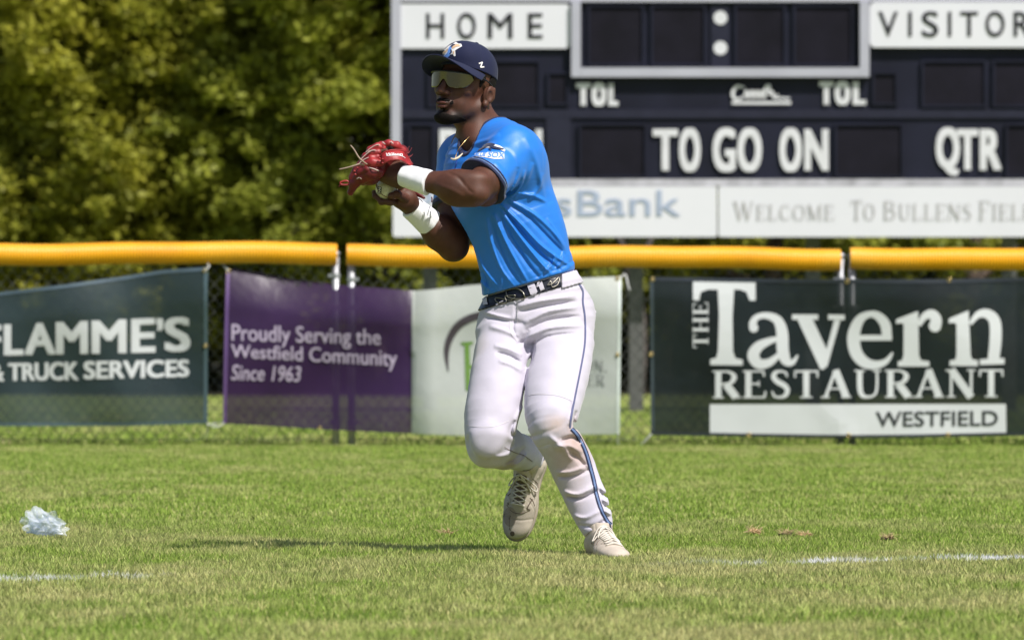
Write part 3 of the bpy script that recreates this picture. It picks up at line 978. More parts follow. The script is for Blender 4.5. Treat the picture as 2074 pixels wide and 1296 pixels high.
pr.word('TRUCK', ((21, 770), (159, 769), (159, 733), (21, 736)), 0, 0, 1.9)
pr.word('SERVICES', ((173, 767), (382, 762), (382, 729), (173, 732)), 0, 0, 1.9)
pr.build('lettering', M_PRINT, b1.root, lambda x, y: b1.map(x, y, 0.004), cut=22)
b1.hem('r', 8, plain('hem_teal', (0.07, 0.11, 0.13), 0.35)); b1.hem('t', 7, plain('hem_teal2', (0.075, 0.11, 0.14), 0.35)); b1.hem('b', 7, plain('hem_teal3', (0.05, 0.08, 0.09), 0.35))
b1.grommet(417, 700, .009); b1.grommet(416, 548)
b1.tie([(415, 549), (424, 540, .0), (420, 532, -.04)]); b1.tie([(421, 855), (420, 872, -.02), (418, 888, -.045)]); b1.tie([(421, 860), (438, 857), (453, 853)])

def und_purple(u, v, px, py):
    y = -0.10*max(0, 0.25-v)**1.5*4
    if px < 835: y += 0.012*math.sin(px*0.017+.4) + 0.010*math.sin((px*0.5+py)*0.021) 
    else: y += 0.012*math.sin(835*0.017+.4) + 0.010*math.sin((835*0.5+py)*0.021) + 0.030*math.sin(min(1.57, (px-835)*0.035)) + 0.013*math.sin(px*.013-py*.012)
    return y
b2 = Banner('long banner, purple on the left and white on the right, behind the player', 'banner',
            (459, 453), (1258, 1254), [(459, 544), (520, 551), (600, 566), (700, 578), (800, 586), (836, 589), (870, 587), (960, 577), (1060, 572), (1160, 564), (1258, 560)],
            [(453, 857), (560, 863), (650, 869), (835, 877), (940, 881), (1100, 880), (1255, 878)], M_PURPB, und_purple)
pr = Print()
pr.word('Proudly Serving the', ((471, 700), (771, 708), (771, 667), (471, 656)), 0, 0, .5)
pr.word('Westfield Community', ((470, 731), (804, 752), (804, 709), (470, 697)), 0, 0, .5)
pr.word('Since 1963', ((470, 769), (610, 773), (610, 742), (470, 738)), 0, 0.2, .5)
pr.build('lettering', M_PRINTL, b2.root, lambda x, y: b2.map(x, y, 0.004), cut=24)
pr = Print()
pr.stroke([(908, 752), (905, 710), (916, 676), (938, 652), (975, 638), (1020, 636), (1060, 650)], [2, 11, 15, 16, 15, 12, 4])
pr.build('logo_arc', M_PRINTP, b2.root, lambda x, y: b2.map(x, y, 0.004), cut=24)
pr = Print()
pr.stroke([(934, 696), (958, 694)], [6, 6], smooth=False); pr.stroke([(946, 694), (949, 790)], [10, 11], smooth=False); pr.stroke([(990, 694), (993, 790)], [10, 11], smooth=False)
pr.stroke([(950, 742), (990, 742)], [6, 6], smooth=False)
pr.build('logo_letter', M_PRINTG, b2.root, lambda x, y: b2.map(x, y, 0.004), cut=24)
pr = Print()
serif_word(pr, 'SON,', ((1163, 751), (1230, 751), (1230, 729), (1163, 729)), 0.85)
serif_word(pr, 'CENTER', ((1110, 781), (1224, 781), (1224, 757), (1110, 757)), 0.7)
pr.build('lettering', M_PRINTGY, b2.root, lambda x, y: b2.map(x, y, 0.004))
b2.hem('l', 7, plain('hem_purple', (0.11, 0.06, 0.18), 0.35)); b2.hem('r', 6, plain('hem_white', (0.62, 0.68, 0.65), 0.4))
b2.grommet(463, 549); b2.grommet(1250, 718, .009); b2.grommet(1250, 565); b2.grommet(648, 866, .008)
b2.tie([(463, 549), (455, 540), (446, 531, -.04)]); b2.tie([(455, 856), (446, 862), (430, 864)]); b2.tie([(1252, 876), (1250, 890, -.02), (1253, 905, -.04)])
b2.tie([(1257, 563), (1266, 556), (1272, 580), (1275, 588)])

def und_tav(u, v, px, py):
    return 0.010*math.sin(px*0.008) + 0.012*math.sin((px-py*1.2)*0.013) * (1-v) + 0.012*math.exp(-((px-1690-(py-850)*.8)/26)**2)*max(0, v-.6) - 0.05*max(0, .12-v)
b3 = Banner('dark Tavern Restaurant banner with large pale lettering, right of the player', 'banner',
            (1316, 1318), (2300, 2300), [(1316, 561), (1500, 564), (1700, 566), (1900, 566), (2080, 562), (2300, 560)],
            [(1318, 880), (1500, 884), (1700, 887), (1850, 886), (2050, 882), (2300, 880)], M_TAVB, und_tav)
k = 2074/834.0
def Z(pts): return [(1240 + a/k, 470 + b/k) for a, b in pts]
def zw(ws): return [w/k for w in ws]
pr = Print()
pr.poly(Z([(405,245),(720,250),(720,345),(690,345),(674,302),(640,290),(612,290),(604,420),(606,600),(618,634),(655,642),(655,670),(492,668),(492,640),(522,632),(530,600),(536,420),(530,290),(480,290),(445,302),(435,345),(405,342)]))
pr.stroke(Z([(712,490),(706,460),(725,430),(772,420),(828,442),(852,500),(856,590),(872,645),(905,655),(932,618)]), zw([40,38,30,32,46,58,60,50,28,8]), 6)
pr.disc(*Z([(710,482)])[0], 23/k)
pr.stroke(Z([(838,535),(790,548),(735,575),(708,620),(735,662),(790,655),(842,612)]), zw([22,34,50,60,52,40,22]), 6)
pr.stroke(Z([(903,428),(1034,428)]), zw([26,26]), smooth=False); pr.stroke(Z([(1084,428),(1167,430)]), zw([26,26]), smooth=False)
pr.poly(Z([(928,436),(1005,436),(1088,615),(1065,690),(1045,690)])); pr.stroke(Z([(1132,436),(1066,676)]), zw([30,26]), smooth=False)
pr.stroke(Z([(1228,532),(1404,532)]), zw([28,28]), smooth=False)
pr.stroke(Z([(1378,545),(1372,470),(1335,424),(1290,414),(1240,444),(1212,520),(1222,600),(1262,652),(1320,668),(1375,650),(1408,606)]), zw([46,52,42,32,48,62,62,56,42,28,10]), 6)
pr.poly(Z([(1462,440),(1535,400),(1540,620),(1550,645),(1592,650),(1592,676),(1434,676),(1434,650),(1455,645),(1462,620)])); pr.poly(Z([(1424,440),(1534,398),(1470,470),(1450,458),(1424,462)]))
pr.stroke(Z([(1538,470),(1568,424),(1605,414),(1625,440),(1622,468)]), zw([22,36,48,56,58]), 5); pr.disc(*Z([(1620,472)])[0], 31/k)
pr.poly(Z([(1728,440),(1790,396),(1800,620),(1808,640),(1836,645),(1836,674),(1694,672),(1694,646),(1722,642),(1728,620)])); pr.poly(Z([(1690,436),(1792,394),(1735,470),(1715,456),(1690,460)]))
pr.stroke(Z([(1798,462),(1838,416),(1885,412),(1922,450),(1926,540),(1914,650)]), zw([18,34,48,58,60,58]), 6)
pr.poly(Z([(1846,640),(1970,634),(1970,664),(1846,668)]))
serif_word(pr, 'RESTAURANT', (*Z([(500,836),(1968,830),(1968,690),(500,697)]),), 1.0)
pr2 = Print(); serif_word(pr2, 'THE', (*Z([(482,584),(482,352),(404,352),(404,584)]),), 0.9)
pr2.build('lettering', M_PRINTW, b3.root, lambda x, y: b3.map(x, y, 0.004))
pr.build('lettering', M_PRINTW, b3.root, lambda x, y: b3.map(x, y, 0.004), cut=26)
pr = Print()
q = Z([(490,1010),(1980,1012),(1978,864),(490,866)])
pr.poly([q[0], Z([(1080,1022)])[0], q[1], q[2], q[3]])
strip = pr.build('print_strip', M_PRINTW, b3.root, lambda x, y: b3.map(x, y, 0.0036), cut=20)
pr = Print()
pr.word('WESTFIELD', (*Z([(1325,978),(1936,972),(1936,898),(1325,904)]),), 0, 0, .7)
pr.build('lettering', M_PRINTK, strip, lambda x, y: b3.map(x, y, 0.0068), cut=22)
b3.hem('t', 8, plain('hem_black', (0.022, 0.028, 0.035), 0.35)); b3.hem('l', 7, plain('hem_black2', (0.04, 0.055, 0.065), 0.35)); b3.hem('b', 7, plain('hem_black3', (0.022, 0.028, 0.032), 0.35))
for g in ((1714, 570), (1921, 567), (1318, 717), (1717, 881), (1321, 566), (1516, 880), (1918, 880)):
    b3.grommet(*g)
b3.tie([(1319, 878), (1305, 893), (1288, 908, -.03)])

# ------------------------------------------------------------------ litter on the turf
def clod(px, py, wpx, hpx, mat, label, cat, seed):
    s = (py - 648)/CAM_H; dist = FPX/s; x = (px-1037)/s
    rng = np.random.default_rng(seed)
    root = thing('turf_clump', (x, dist-REF, 0), label, cat, 'loose clumps of dry turf on the grass')
    bm = bmesh.new(); bmesh.ops.create_icosphere(bm, subdivisions=3, radius=1)
    for v in bm.verts:
        k = 1 + 0.25*math.sin(v.co.x*5+seed)*math.sin(v.co.y*4) + 0.18*math.sin(v.co.z*9+v.co.x*7+seed) + rng.uniform(-.08, .08)
        v.co = Vector((x + v.co.x*k*wpx/s/2, dist-REF + v.co.y*k*wpx/s/3, 0.022 + max(-0.6, v.co.z)*k*hpx/s/2))
    me = bpy.data.meshes.new('soil'); bm.to_mesh(me); bm.free(); me.materials.append(mat)
    o = bpy.data.objects.new('soil', me); COL.objects.link(o); attach(o, root)
    m = MB()
    for i in range(70):
        a = rng.uniform(0, 6.28); r = rng.uniform(0.2, 1.0)
        p0 = np.array([x + math.cos(a)*r*wpx/s/2, dist-REF + math.sin(a)*r*wpx/s/3, 0.02+rng.uniform(0, .7)*hpx/s/2])
        d = np.array([rng.uniform(-1,1), rng.uniform(-1,1), rng.uniform(-.1,.8)])*rng.uniform(.012, .035)
        m.tube([p0, p0+d*.6+[0,0,.003], p0+d], [.0012, .001, .0004], 4)
    m.build('dry_straw', M_STRAW, root)['kind'] = 'stuff'
M_STRAW = plain('straw', (0.50, 0.38, 0.20), 0.85, var=0.3, scale=40)
M_TANSOIL = plain('dry_thatch', (0.42, 0.28, 0.15), 0.95, var=0.35, scale=50)
M_DKSOIL = plain('dark_soil', (0.07, 0.05, 0.03), 0.95, var=0.5, scale=50)
clod(1527, 1090, 26, 14, M_TANSOIL, 'rounded tan clump of dry turf right of the planted foot', 'turf clump', 1)
clod(1592, 1095, 34, 9, M_DKSOIL, 'dark flat divot beside the tan clump', 'turf clump', 2)
clod(1628, 1096, 32, 8, M_TANSOIL, 'thin pale tan divot touching the dark one', 'turf clump', 3)
clod(1797, 1104, 26, 10, M_DKSOIL, 'small brown clod near the right part of the foul line', 'turf clump', 4)
clod(905, 1092, 24, 7, M_TANSOIL, 'small tan clump left of the raised shoe', 'turf clump', 5)

# crumpled clear plastic bag
t = NT('clear_plastic')
t.b.inputs['Base Color'].default_value = (0.86, 0.87, 0.88, 1); t.b.inputs['Roughness'].default_value = 0.18
t.b.inputs['Specular IOR Level'].default_value = 0.9
t.b.inputs['Coat Weight'].default_value = 0.6
nz = t.noise(t.pos(), 60, 3); t.bump(nz.outputs['Fac'], 0.6, 0.004)
tp = t.n('ShaderNodeBsdfTransparent', {'Color': (0.93, 0.96, 1, 1)})
f = t.n('ShaderNodeLayerWeight', {'Blend': 0.35})
fr = t.n('ShaderNodeMapRange', {0: f.outputs['Facing'], 1: 0.0, 2: 1.0, 3: 0.86, 4: 0.45}).outputs[0]
ms = t.n('ShaderNodeMixShader', {0: fr}); t.link(t.b.outputs[0], ms.inputs[1]); t.link(tp.outputs[0], ms.inputs[2])
t.link(ms.outputs[0], t.out.inputs['Surface'])
M_BAG = t.m
s = (1096-648)/CAM_H; bd = FPX/s; bx = (89-1037)/s; by = bd-REF
bag = thing('plastic_bag', (bx, by, 0), 'crumpled clear plastic bag lying on the grass at the left', 'plastic bag')
def crumple(sc, seed, zoff, name):
    bm = bmesh.new(); bmesh.ops.create_icosphere(bm, subdivisions=5, radius=1)
    rng = np.random.default_rng(seed)
    planes = [(Vector(rng.normal(0, 1, 3)).normalized(), rng.uniform(.45, .85)) for _ in range(26)]
    for v in bm.verts:
        p = v.co.copy()
        for nrm, d in planes:
            e = p.dot(nrm) - d
            if e > 0: p -= nrm * e * 1.5
        p.z *= 1 + 0.12*math.exp(-((p.x+0.1)/0.35)**2)
        if p.z < 0: p.z *= 0.45
        if p.x > .3: p.z -= (p.x-.3)*.7
        cr = abs(math.sin(p.x*7+p.z*5+seed))*abs(math.sin(p.y*6-p.z*8+seed*2)) - .3
        p = p * (1 + .22*cr)
        v.co = Vector((bx + p.x*0.106*sc[0], by + p.y*0.07*sc[1], zoff - .004 + p.z*0.075*sc[2]))
    me = bpy.data.meshes.new(name); bm.to_mesh(me); bm.free(); me.materials.append(M_BAG)
    o = bpy.data.objects.new(name, me); COL.objects.link(o); attach(o, bag)
crumple((1.15, 1.0, 1.0), 5, 0.045, 'film'); crumple((0.8, 0.8, 1.15), 9, 0.042, 'film'); crumple((1.0, .6, .6), 21, 0.04, 'film')

# ------------------------------------------------------------------ sculpting in distance fields
class Vol:
    def __init__(s, lo, hi, h):
        s.h = h; s.lo = np.array(lo, float)
        n = [int(math.ceil((hi[i]-lo[i])/h)) + 1 for i in range(3)]
        s.ax = [s.lo[i] + h*np.arange(n[i]) for i in range(3)]
        s.f = np.full(n, 0.09, np.float32)
    def sub(s, lo, hi, pad):
        sl = []
        for i in range(3):
            a = int(np.searchsorted(s.ax[i], lo[i]-pad)); b = int(np.searchsorted(s.ax[i], hi[i]+pad))
            if b <= a: return None
            sl.append(slice(a, b))
        return tuple(sl)
    def grid(s, sl):
        return (s.ax[0][sl[0]][:, None, None].astype(np.float32), s.ax[1][sl[1]][None, :, None].astype(np.float32), s.ax[2][sl[2]][None, None, :].astype(np.float32))
    def put(s, sl, d, k, mode):
        a = s.f[sl]
        if mode == 'add':
            if k > 0:
                h = np.maximum(k - np.abs(a - d), 0) / k
                s.f[sl] = np.minimum(a, d) - h*h*k*0.25
            else: s.f[sl] = np.minimum(a, d)
        elif mode == 'cut':
            d = -d
            if k > 0:
                h = np.maximum(k - np.abs(a - d), 0) / k
                s.f[sl] = np.maximum(a, d) + h*h*k*0.25
            else: s.f[sl] = np.maximum(a, d)
        elif mode == 'keep':
            if k > 0:
                h = np.maximum(k - np.abs(a - d), 0) / k
                s.f[sl] = np.maximum(a, d) + h*h*k*0.25
            else: s.f[sl] = np.maximum(a, d)
    def cone(s, a, b, ra, rb, k=0.01, mode='add'):
        a = np.array(a, float); b = np.array(b, float)
        R = max(ra, rb)
        sl = s.sub(np.minimum(a, b)-R, np.maximum(a, b)+R, 0.045)
        if sl is None: return
        X, Y, Z = s.grid(sl)
        ba = b - a; L2 = float(ba @ ba) + 1e-12
        px, py, pz = X-a[0], Y-a[1], Z-a[2]
        t = np.clip((px*ba[0] + py*ba[1] + pz*ba[2]) / L2, 0, 1)
        d = np.sqrt((px-t*ba[0])**2 + (py-t*ba[1])**2 + (pz-t*ba[2])**2) - (ra + (rb-ra)*t)
        s.put(sl, d, k, mode)
    def ell(s, c, r, k=0.01, mode='add', M=None):
        """ellipsoid; M columns are its axes"""
        c = np.array(c, float); r = np.array(r, float); R = float(r.max())
        ext = np.full(3, R) if M is not None else r
        sl = s.sub(c-ext, c+ext, 0.04)
        if sl is None: return
        X, Y, Z = s.grid(sl)
        q = [X-c[0], Y-c[1], Z-c[2]]
        if M is not None:
            q = [M[0][i]*q[0] + M[1][i]*q[1] + M[2][i]*q[2] for i in range(3)]
        k0 = np.sqrt((q[0]/r[0])**2 + (q[1]/r[1])**2 + (q[2]/r[2])**2)
        k1 = np.sqrt((q[0]/r[0]**2)**2 + (q[1]/r[1]**2)**2 + (q[2]/r[2]**2)**2) + 1e-9
        s.put(sl, k0*(k0-1)/k1, k, mode)
    def loft(s, secs, k=0.02, sub=3):
        """secs: (centre, axis vector v scaled to its radius, depth radius).  elliptic tube"""
        arr = [np.concatenate([c, v, [r]]) for c, v, r in secs]
        arr = catmull(arr, sub)
        full = s.f; s.f = np.full(full.shape, .09, np.float32)
        for A, B in zip(arr[:-1], arr[1:]):
            a, b = A[:3], B[:3]
            va, vb = A[3:6], B[3:6]; ra, rb = A[6], B[6]
            R = max(np.linalg.norm(va), np.linalg.norm(vb), ra, rb)
            sl = s.sub(np.minimum(a, b)-R, np.maximum(a, b)+R, 0.035)
            if sl is None: continue
            X, Y, Z = s.grid(sl)
            ba = b - a; L = np.linalg.norm(ba); w = ba / L
            v = (va+vb)/2; v = v - w*(v@w); v /= np.linalg.norm(v)
            u = np.cross(v, w)
            px, py, pz = X-a[0], Y-a[1], Z-a[2]
            ax = px*w[0] + py*w[1] + pz*w[2]
            t = np.clip(ax / L, 0, 1)
            rest = ax - t*L
            pv = px*v[0] + py*v[1] + pz*v[2]; pu = px*u[0] + py*u[1] + pz*u[2]
            rv = np.linalg.norm(va)*(1-t) + np.linalg.norm(vb)*t; ru = ra + (rb-ra)*t; rm = (rv+ru)/2
            rm = rm*.35
            k0 = np.sqrt((pv/rv)**2 + (pu/ru)**2 + (rest/rm)**2)
            k1 = np.sqrt((pv/rv**2)**2 + (pu/ru**2)**2 + (rest/rm**2)**2) + 1e-9
            s.put(sl, k0*(k0-1)/k1, 0, 'add')
        g_ = s.f; s.f = full
        s.put((slice(None),)*3, g_, k, 'add')
    def slab(s, p, n, mode='keep', k=0.0):
        """keep the side n points away from"""
        n = np.array(n, float); n /= np.linalg.norm(n)
        X, Y, Z = s.grid((slice(None),)*3)
        d = (X-p[0])*n[0] + (Y-p[1])*n[1] + (Z-p[2])*n[2]
        s.put((slice(None),)*3, d, k, mode)
    def fold(s, path, h, w, dref=0.15, side=0.0, dmin=-9, dmax=9, ends=True):
        """raise (h>0) or sink (h<0) the surface by h along a line given in the x-z plane"""
        pts = catmull([[*( (lambda q: (q.x, q.z))(P(a, b, dref)) )] for a, b in path], 5)
        X = s.ax[0][:, None]; Z = s.ax[2][None, :]
        best = np.full((len(s.ax[0]), len(s.ax[2])), 9.0); par = np.zeros_like(best); sg = np.zeros_like(best)
        n = len(pts)-1
        for i in range(n):
            a, b = pts[i], pts[i+1]; ba = b-a; L2 = ba@ba + 1e-12
            px, pz = X-a[0], Z-a[1]
            t = np.clip((px*ba[0]+pz*ba[1])/L2, 0, 1)
            d = np.sqrt((px-t*ba[0])**2 + (pz-t*ba[1])**2)
            m = d < best
            best = np.where(m, d, best); par = np.where(m, (i+t)/n, par)
            sg = np.where(m, np.sign(px*ba[1]-pz*ba[0]), sg)
        ww = w*(1 + side*sg)
        prof = h*np.exp(-(best/ww)**2)
        if ends: prof = prof*np.clip(np.minimum(par, 1-par)*4, 0, 1)**0.7
        y = -s.ax[1]
        dm = ((y >= dmin) & (y <= dmax)).astype(np.float32)
        s.f -= (prof[:, None, :] * dm[None, :, None]).astype(np.float32)
    def surf(s):
        """surface nets: (V, quads)"""
        f = s.f
        sg = f < 0
        c = np.zeros([n-1 for n in f.shape], np.int8)
        for i in (0, 1):
            for j in (0, 1):
                for k in (0, 1):
                    c += sg[i:f.shape[0]-1+i, j:f.shape[1]-1+j, k:f.shape[2]-1+k]
        act = (c > 0) & (c < 8)
        I = np.argwhere(act)
        idx = np.full(act.shape, -1, np.int32); idx[act] = np.arange(len(I))
        acc = np.zeros((len(I), 3)); cnt = np.zeros(len(I))
        corners = [(i, j, k) for i in (0, 1) for j in (0, 1) for k in (0, 1)]
        val = {cc: f[I[:, 0]+cc[0], I[:, 1]+cc[1], I[:, 2]+cc[2]] for cc in corners}
        for a in corners:
            for ax in range(3):
                if a[ax] == 0:
                    b = list(a); b[ax] = 1; b = tuple(b)
                    va, vb = val[a], val[b]
                    m = (va < 0) != (vb < 0)
                    t = np.where(m, va/np.where(m, va-vb, 1), 0)
                    p = np.array(a, float)[None, :].repeat(len(I), 0); p[:, ax] += t
                    acc += p*m[:, None]; cnt += m
        V = (I + acc/cnt[:, None]) * s.h + s.lo
        Q = []
        for ax in range(3):
            o1, o2 = [(1, 2), (2, 0), (0, 1)][ax]
            A = sg; sh = list(A.shape)
            s0 = [slice(None)]*3; s1 = [slice(None)]*3
            s0[ax] = slice(0, sh[ax]-1); s1[ax] = slice(1, sh[ax])
            for o in (o1, o2):
                s0[o] = slice(1, sh[o]-1); s1[o] = slice(1, sh[o]-1)
            a0, a1 = A[tuple(s0)], A[tuple(s1)]
            E = np.argwhere(a0 != a1)
            flip = a0[E[:, 0], E[:, 1], E[:, 2]]
            base = E.copy(); base[:, o1] += 1; base[:, o2] += 1
            def cell(d1, d2):
                q = base.copy(); q[:, o1] -= d1; q[:, o2] -= d2
                return idx[q[:, 0], q[:, 1], q[:, 2]]
            q = np.stack([cell(1, 1), cell(0, 1), cell(0, 0), cell(1, 0)], 1)
            q = np.where(flip[:, None], q, q[:, ::-1])
            Q.append(q)
        Q = np.concatenate(Q)
        Q = Q[(Q >= 0).all(1)]
        return V, Q
    def mesh(s, name, mat, parent, smooth_it=1, xf=None):
        V, Q = s.surf()
        if len(V) == 0: raise RuntimeError('empty ' + name)
        # light smoothing
        for _ in range(smooth_it):
            acc = np.zeros_like(V); cnt = np.zeros(len(V))
            for i in range(4):
                np.add.at(acc, Q[:, i], V[Q[:, (i+1) % 4]]); np.add.at(cnt, Q[:, i], 1)
                np.add.at(acc, Q[:, i], V[Q[:, (i-1) % 4]]); np.add.at(cnt, Q[:, i], 1)
            V = V*0.5 + 0.5*acc/np.maximum(cnt, 1)[:, None]
        if xf is not None:
            R, T = xf
            V = V @ np.array(R).T + np.array(T)
        return mesh_np(name, V, Q, mat, parent)
    def copy(s):
        v = Vol.__new__(Vol); v.h = s.h; v.lo = s.lo; v.ax = s.ax; v.f = s.f.copy(); return v

def A(p): return np.array(p, float)
def PP(px, py, d=0.0): return A(P(px, py, d))
def sec(xl, yl, xr, yr, d, rd):
    a, b = PP(xl, yl, d), PP(xr, yr, d)
    return ((a+b)/2, (b-a)/2, rd)
def bvh_of(o):
    me = o.data
    n = len(me.vertices); co = np.empty(n*3, np.float32); me.vertices.foreach_get('co', co)
    return BVHTree.FromPolygons([tuple(v) for v in co.reshape(-1, 3).tolist()], [tuple(p.vertices) for p in me.polygons])
def onto(bvh, px, py, lift=0.0015, dref=0.2, back=None):
    """the point of a surface seen at a photo pixel"""
    o = Vector((0, -REF, CAM_H)); q = P(px, py, dref)
    dr = (q - o).normalized()
    hit = bvh.ray_cast(o + dr*(REF-2), dr, 4.0)
    if hit[0] is None:
        near = bvh.find_nearest(q)
        p, n = near[0], near[1]
    else:
        p, n = hit[0], hit[1]
    n = n if n.dot(-dr) > 0 else -n
    return p + n*lift
def ribbon(name, bvh, path, w, mat, parent, lift=0.0015, n=6, dref=0.2):
    c = catmull(path, n); V = []; F = []
    for i, a in enumerate(c):
        t = c[min(i+1, len(c)-1)] - c[max(i-1, 0)]; t /= np.linalg.norm(t)+1e-9
        nr = np.array((-t[1], t[0]))*w/2
        V += [onto(bvh, *(a+nr), lift, dref), onto(bvh, *a, lift*1.15, dref), onto(bvh, *(a-nr), lift, dref)]
    for i in range(len(c)-1):
        F += [(3*i, 3*i+1, 3*i+4, 3*i+3), (3*i+1, 3*i+2, 3*i+5, 3*i+4)]
    o = mesh_np(name, V, F, mat, parent)
    return o
def cord(name, pts, r, mat, parent, seg=6, n=5):
    m = MB(); c = catmull(pts, n)
    rr = r if not isinstance(r, (list, tuple)) else list(np.interp(np.linspace(0, 1, len(c)), np.linspace(0, 1, len(r)), r))
    m.tube(c, rr, seg)
    return m.build(name, mat, parent, True)

# ------------------------------------------------------------------ the player's materials
def cloth(name, col, rough, bump, sheen=0.2, spec=0.35, weave=900, var=0.06):
    t = NT(name); p = t.pos()
    nz = t.noise(p, 7, 4)
    c = t.ramp(nz.outputs['Fac'], [(0.3, tuple(k*(1-var) for k in col)), (0.7, tuple(min(1, k*(1+var)) for k in col))])
    t.link(c, t.b.inputs['Base Color'])
    t.b.inputs['Roughness'].default_value = rough; t.b.inputs['Sheen Weight'].default_value = sheen
    t.b.inputs['Specular IOR Level'].default_value = spec
    w = t.noise(p, 38, 3, 0.5)
    t.bump(w.outputs['Fac'], 0.35, bump)
    return t
M_JERSEY = cloth('jersey_azure', (0.006, 0.165, 0.620), 0.48, 0.0018, 0.12, 0.55, var=0.04).m
M_NAVY = cloth('navy_cloth', (0.008, 0.012, 0.050), 0.7, 0.002, 0.2, 0.3).m
M_PIPE = cloth('piping_light_blue', (0.10, 0.16, 0.32), 0.6, 0.001).m
M_PIPEG = cloth('piping_slate', (0.10, 0.11, 0.22), 0.7, 0.001).m
M_CAP = cloth('cap_navy', (0.007, 0.010, 0.040), 0.8, 0.002, 0.08, 0.25).m
M_BELT = plain('belt_leather', (0.008, 0.009, 0.018), 0.35, var=0.3)
M_METAL = plain('buckle_metal', (0.30, 0.28, 0.24), 0.35, metal=1.0, var=0.05)
M_WRIST = cloth('wristband_white', (0.80, 0.80, 0.84), 0.85, 0.002, 0.3).m
# trousers: white stretch cloth with ground-in dirt on knee and shin
t = cloth('trousers_white', (0.52, 0.49, 0.575), 0.8, 0.0018, 0.25, 0.3, var=0.025)
base = t.b.inputs['Base Color'].links[0].from_socket
def stain(t, c0, px, py, d, r, col, amt, zs=1.0):
    q = P(px, py, d); p = t.pos()
    v = t.n('ShaderNodeVectorMath', {0: p, 1: tuple(q)}, operation='SUBTRACT')
    v2 = t.n('ShaderNodeVectorMath', {0: v.outputs[0], 1: (1, 1, zs)}, operation='MULTIPLY')
    l = t.n('ShaderNodeVectorMath', {0: v2.outputs[0]}, operation='LENGTH')
    nz = t.noise(p, 22, 5, 0.65)
    a = t.n('ShaderNodeMath', {0: nz.outputs['Fac'], 1: r*0.9, 2: l.outputs['Value']}, operation='MULTIPLY_ADD')
    f = t.n('ShaderNodeMapRange', {0: a.outputs[0], 1: r*1.55, 2: r*0.6, 3: 0.0, 4: amt}).outputs[0]
    return t.mix(f, c0, col)
c = stain(t, base, 1165, 905, 0.32, 0.090, (0.40, 0.26, 0.19), 0.75, 0.8)
c = stain(t, c, 1122, 858, 0.36, 0.040, (0.62, 0.44, 0.32), 0.45)
c = stain(t, c, 1150, 985, 0.30, 0.085, (0.50, 0.40, 0.36), 0.40, 0.5)
c = stain(t, c, 1015, 940, 0.16, 0.065, (0.34, 0.25, 0.19), 0.75)
c = stain(t, c, 962, 700, 0.12, 0.050, (0.70, 0.60, 0.52), 0.40, 0.6)
t.link(c, t.b.inputs['Base Color'])
M_TROUS = t.m
M_SEAMD = plain('seam_grey', (0.22, 0.19, 0.19), 0.8)
M_SEAM = plain('seam_thread', (0.58, 0.55, 0.60), 0.8)
t = NT('skin_dark_brown'); p = t.pos()
nz = t.noise(p, 14, 5, 0.6)
c = t.ramp(nz.outputs['Fac'], [(0.3, (0.060, 0.022, 0.013)), (0.7, (0.108, 0.040, 0.023))])
t.link(c, t.b.inputs['Base Color']); t.b.inputs['Roughness'].default_value = 0.58
t.b.inputs['Subsurface Weight'].default_value = 0.08; t.b.inputs['Subsurface Scale'].default_value = 0.006
t.b.inputs['Subsurface Radius'].default_value = (1.0, 0.4, 0.2)
t.b.inputs['Specular IOR Level'].default_value = 0.38
fz = t.noise(p, 260, 3); t.bump(fz.outputs['Fac'], 0.25, 0.0012)
M_SKIN = t.m; SKIN = t
M_LIP = plain('lip', (0.12, 0.045, 0.036), 0.65, spec=0.25)
M_HAIR = plain('beard_hair', (0.007, 0.005, 0.004), 0.85, var=0.4, scale=200, bump=0.003, bscale=420, spec=0.15)
M_TAN = plain('shoe_tan', (0.48, 0.415, 0.345), 0.7, var=0.14, scale=22, bump=0.001, bscale=300)
M_TANL = plain('shoe_tan_light', (0.52, 0.46, 0.38), 0.65, var=0.1, scale=18)
M_TAND = plain('shoe_tan_dark', (0.13, 0.095, 0.075), 0.75, var=0.2, scale=40)
M_TAND2 = plain('shoe_suede', (0.34, 0.275, 0.225), 0.85, var=0.15, scale=60)
M_LACE = plain('shoe_lace', (0.62, 0.57, 0.50), 0.8, var=0.12, scale=40)
M_SOLE = plain('sole', (0.34, 0.29, 0.23), 0.7, var=0.2, scale=15)
M_LEATHER = plain('glove_leather', (0.29, 0.016, 0.018), 0.5, var=0.35, scale=26, bump=0.0025, bscale=85, spec=0.55)
M_LEATHD = plain('glove_leather_dark', (0.135, 0.012, 0.014), 0.5, var=0.35, scale=26, bump=0.002, bscale=85)
M_LINING = plain('glove_lining', (0.012, 0.006, 0.006), 0.9)
M_GLACE = plain('glove_lace', (0.30, 0.22, 0.17), 0.6, var=0.2, scale=60)
M_GWELT = plain('glove_welt', (0.52, 0.40, 0.37), 0.6)
M_GOLD = plain('gold', (0.42, 0.28, 0.12), 0.25, metal=1.0, var=0.05)
t = NT('mirror_lens'); t.b.inputs['Base Color'].default_value = (0.12, 0.11, 0.085, 1); t.b.inputs['Metallic'].default_value = 0.9
t.b.inputs['Roughness'].default_value = 0.22; t.b.inputs['Coat Weight'].default_value = 0.5
M_LENS = t.m
M_FRAMEG = plain('glasses_frame', (0.012, 0.012, 0.012), 0.35)
t = NT('ball_leather'); p = t.pos(); nz = t.noise(p, 60, 4)
c = t.ramp(nz.outputs['Fac'], [(0.35, (0.46, 0.43, 0.30)), (0.65, (0.70, 0.68, 0.52))]); t.link(c, t.b.inputs['Base Color']); t.b.inputs['Roughness'].default_value = 0.5
M_BALL = t.m
M_BSTITCH = plain('ball_stitch', (0.20, 0.10, 0.07), 0.7)

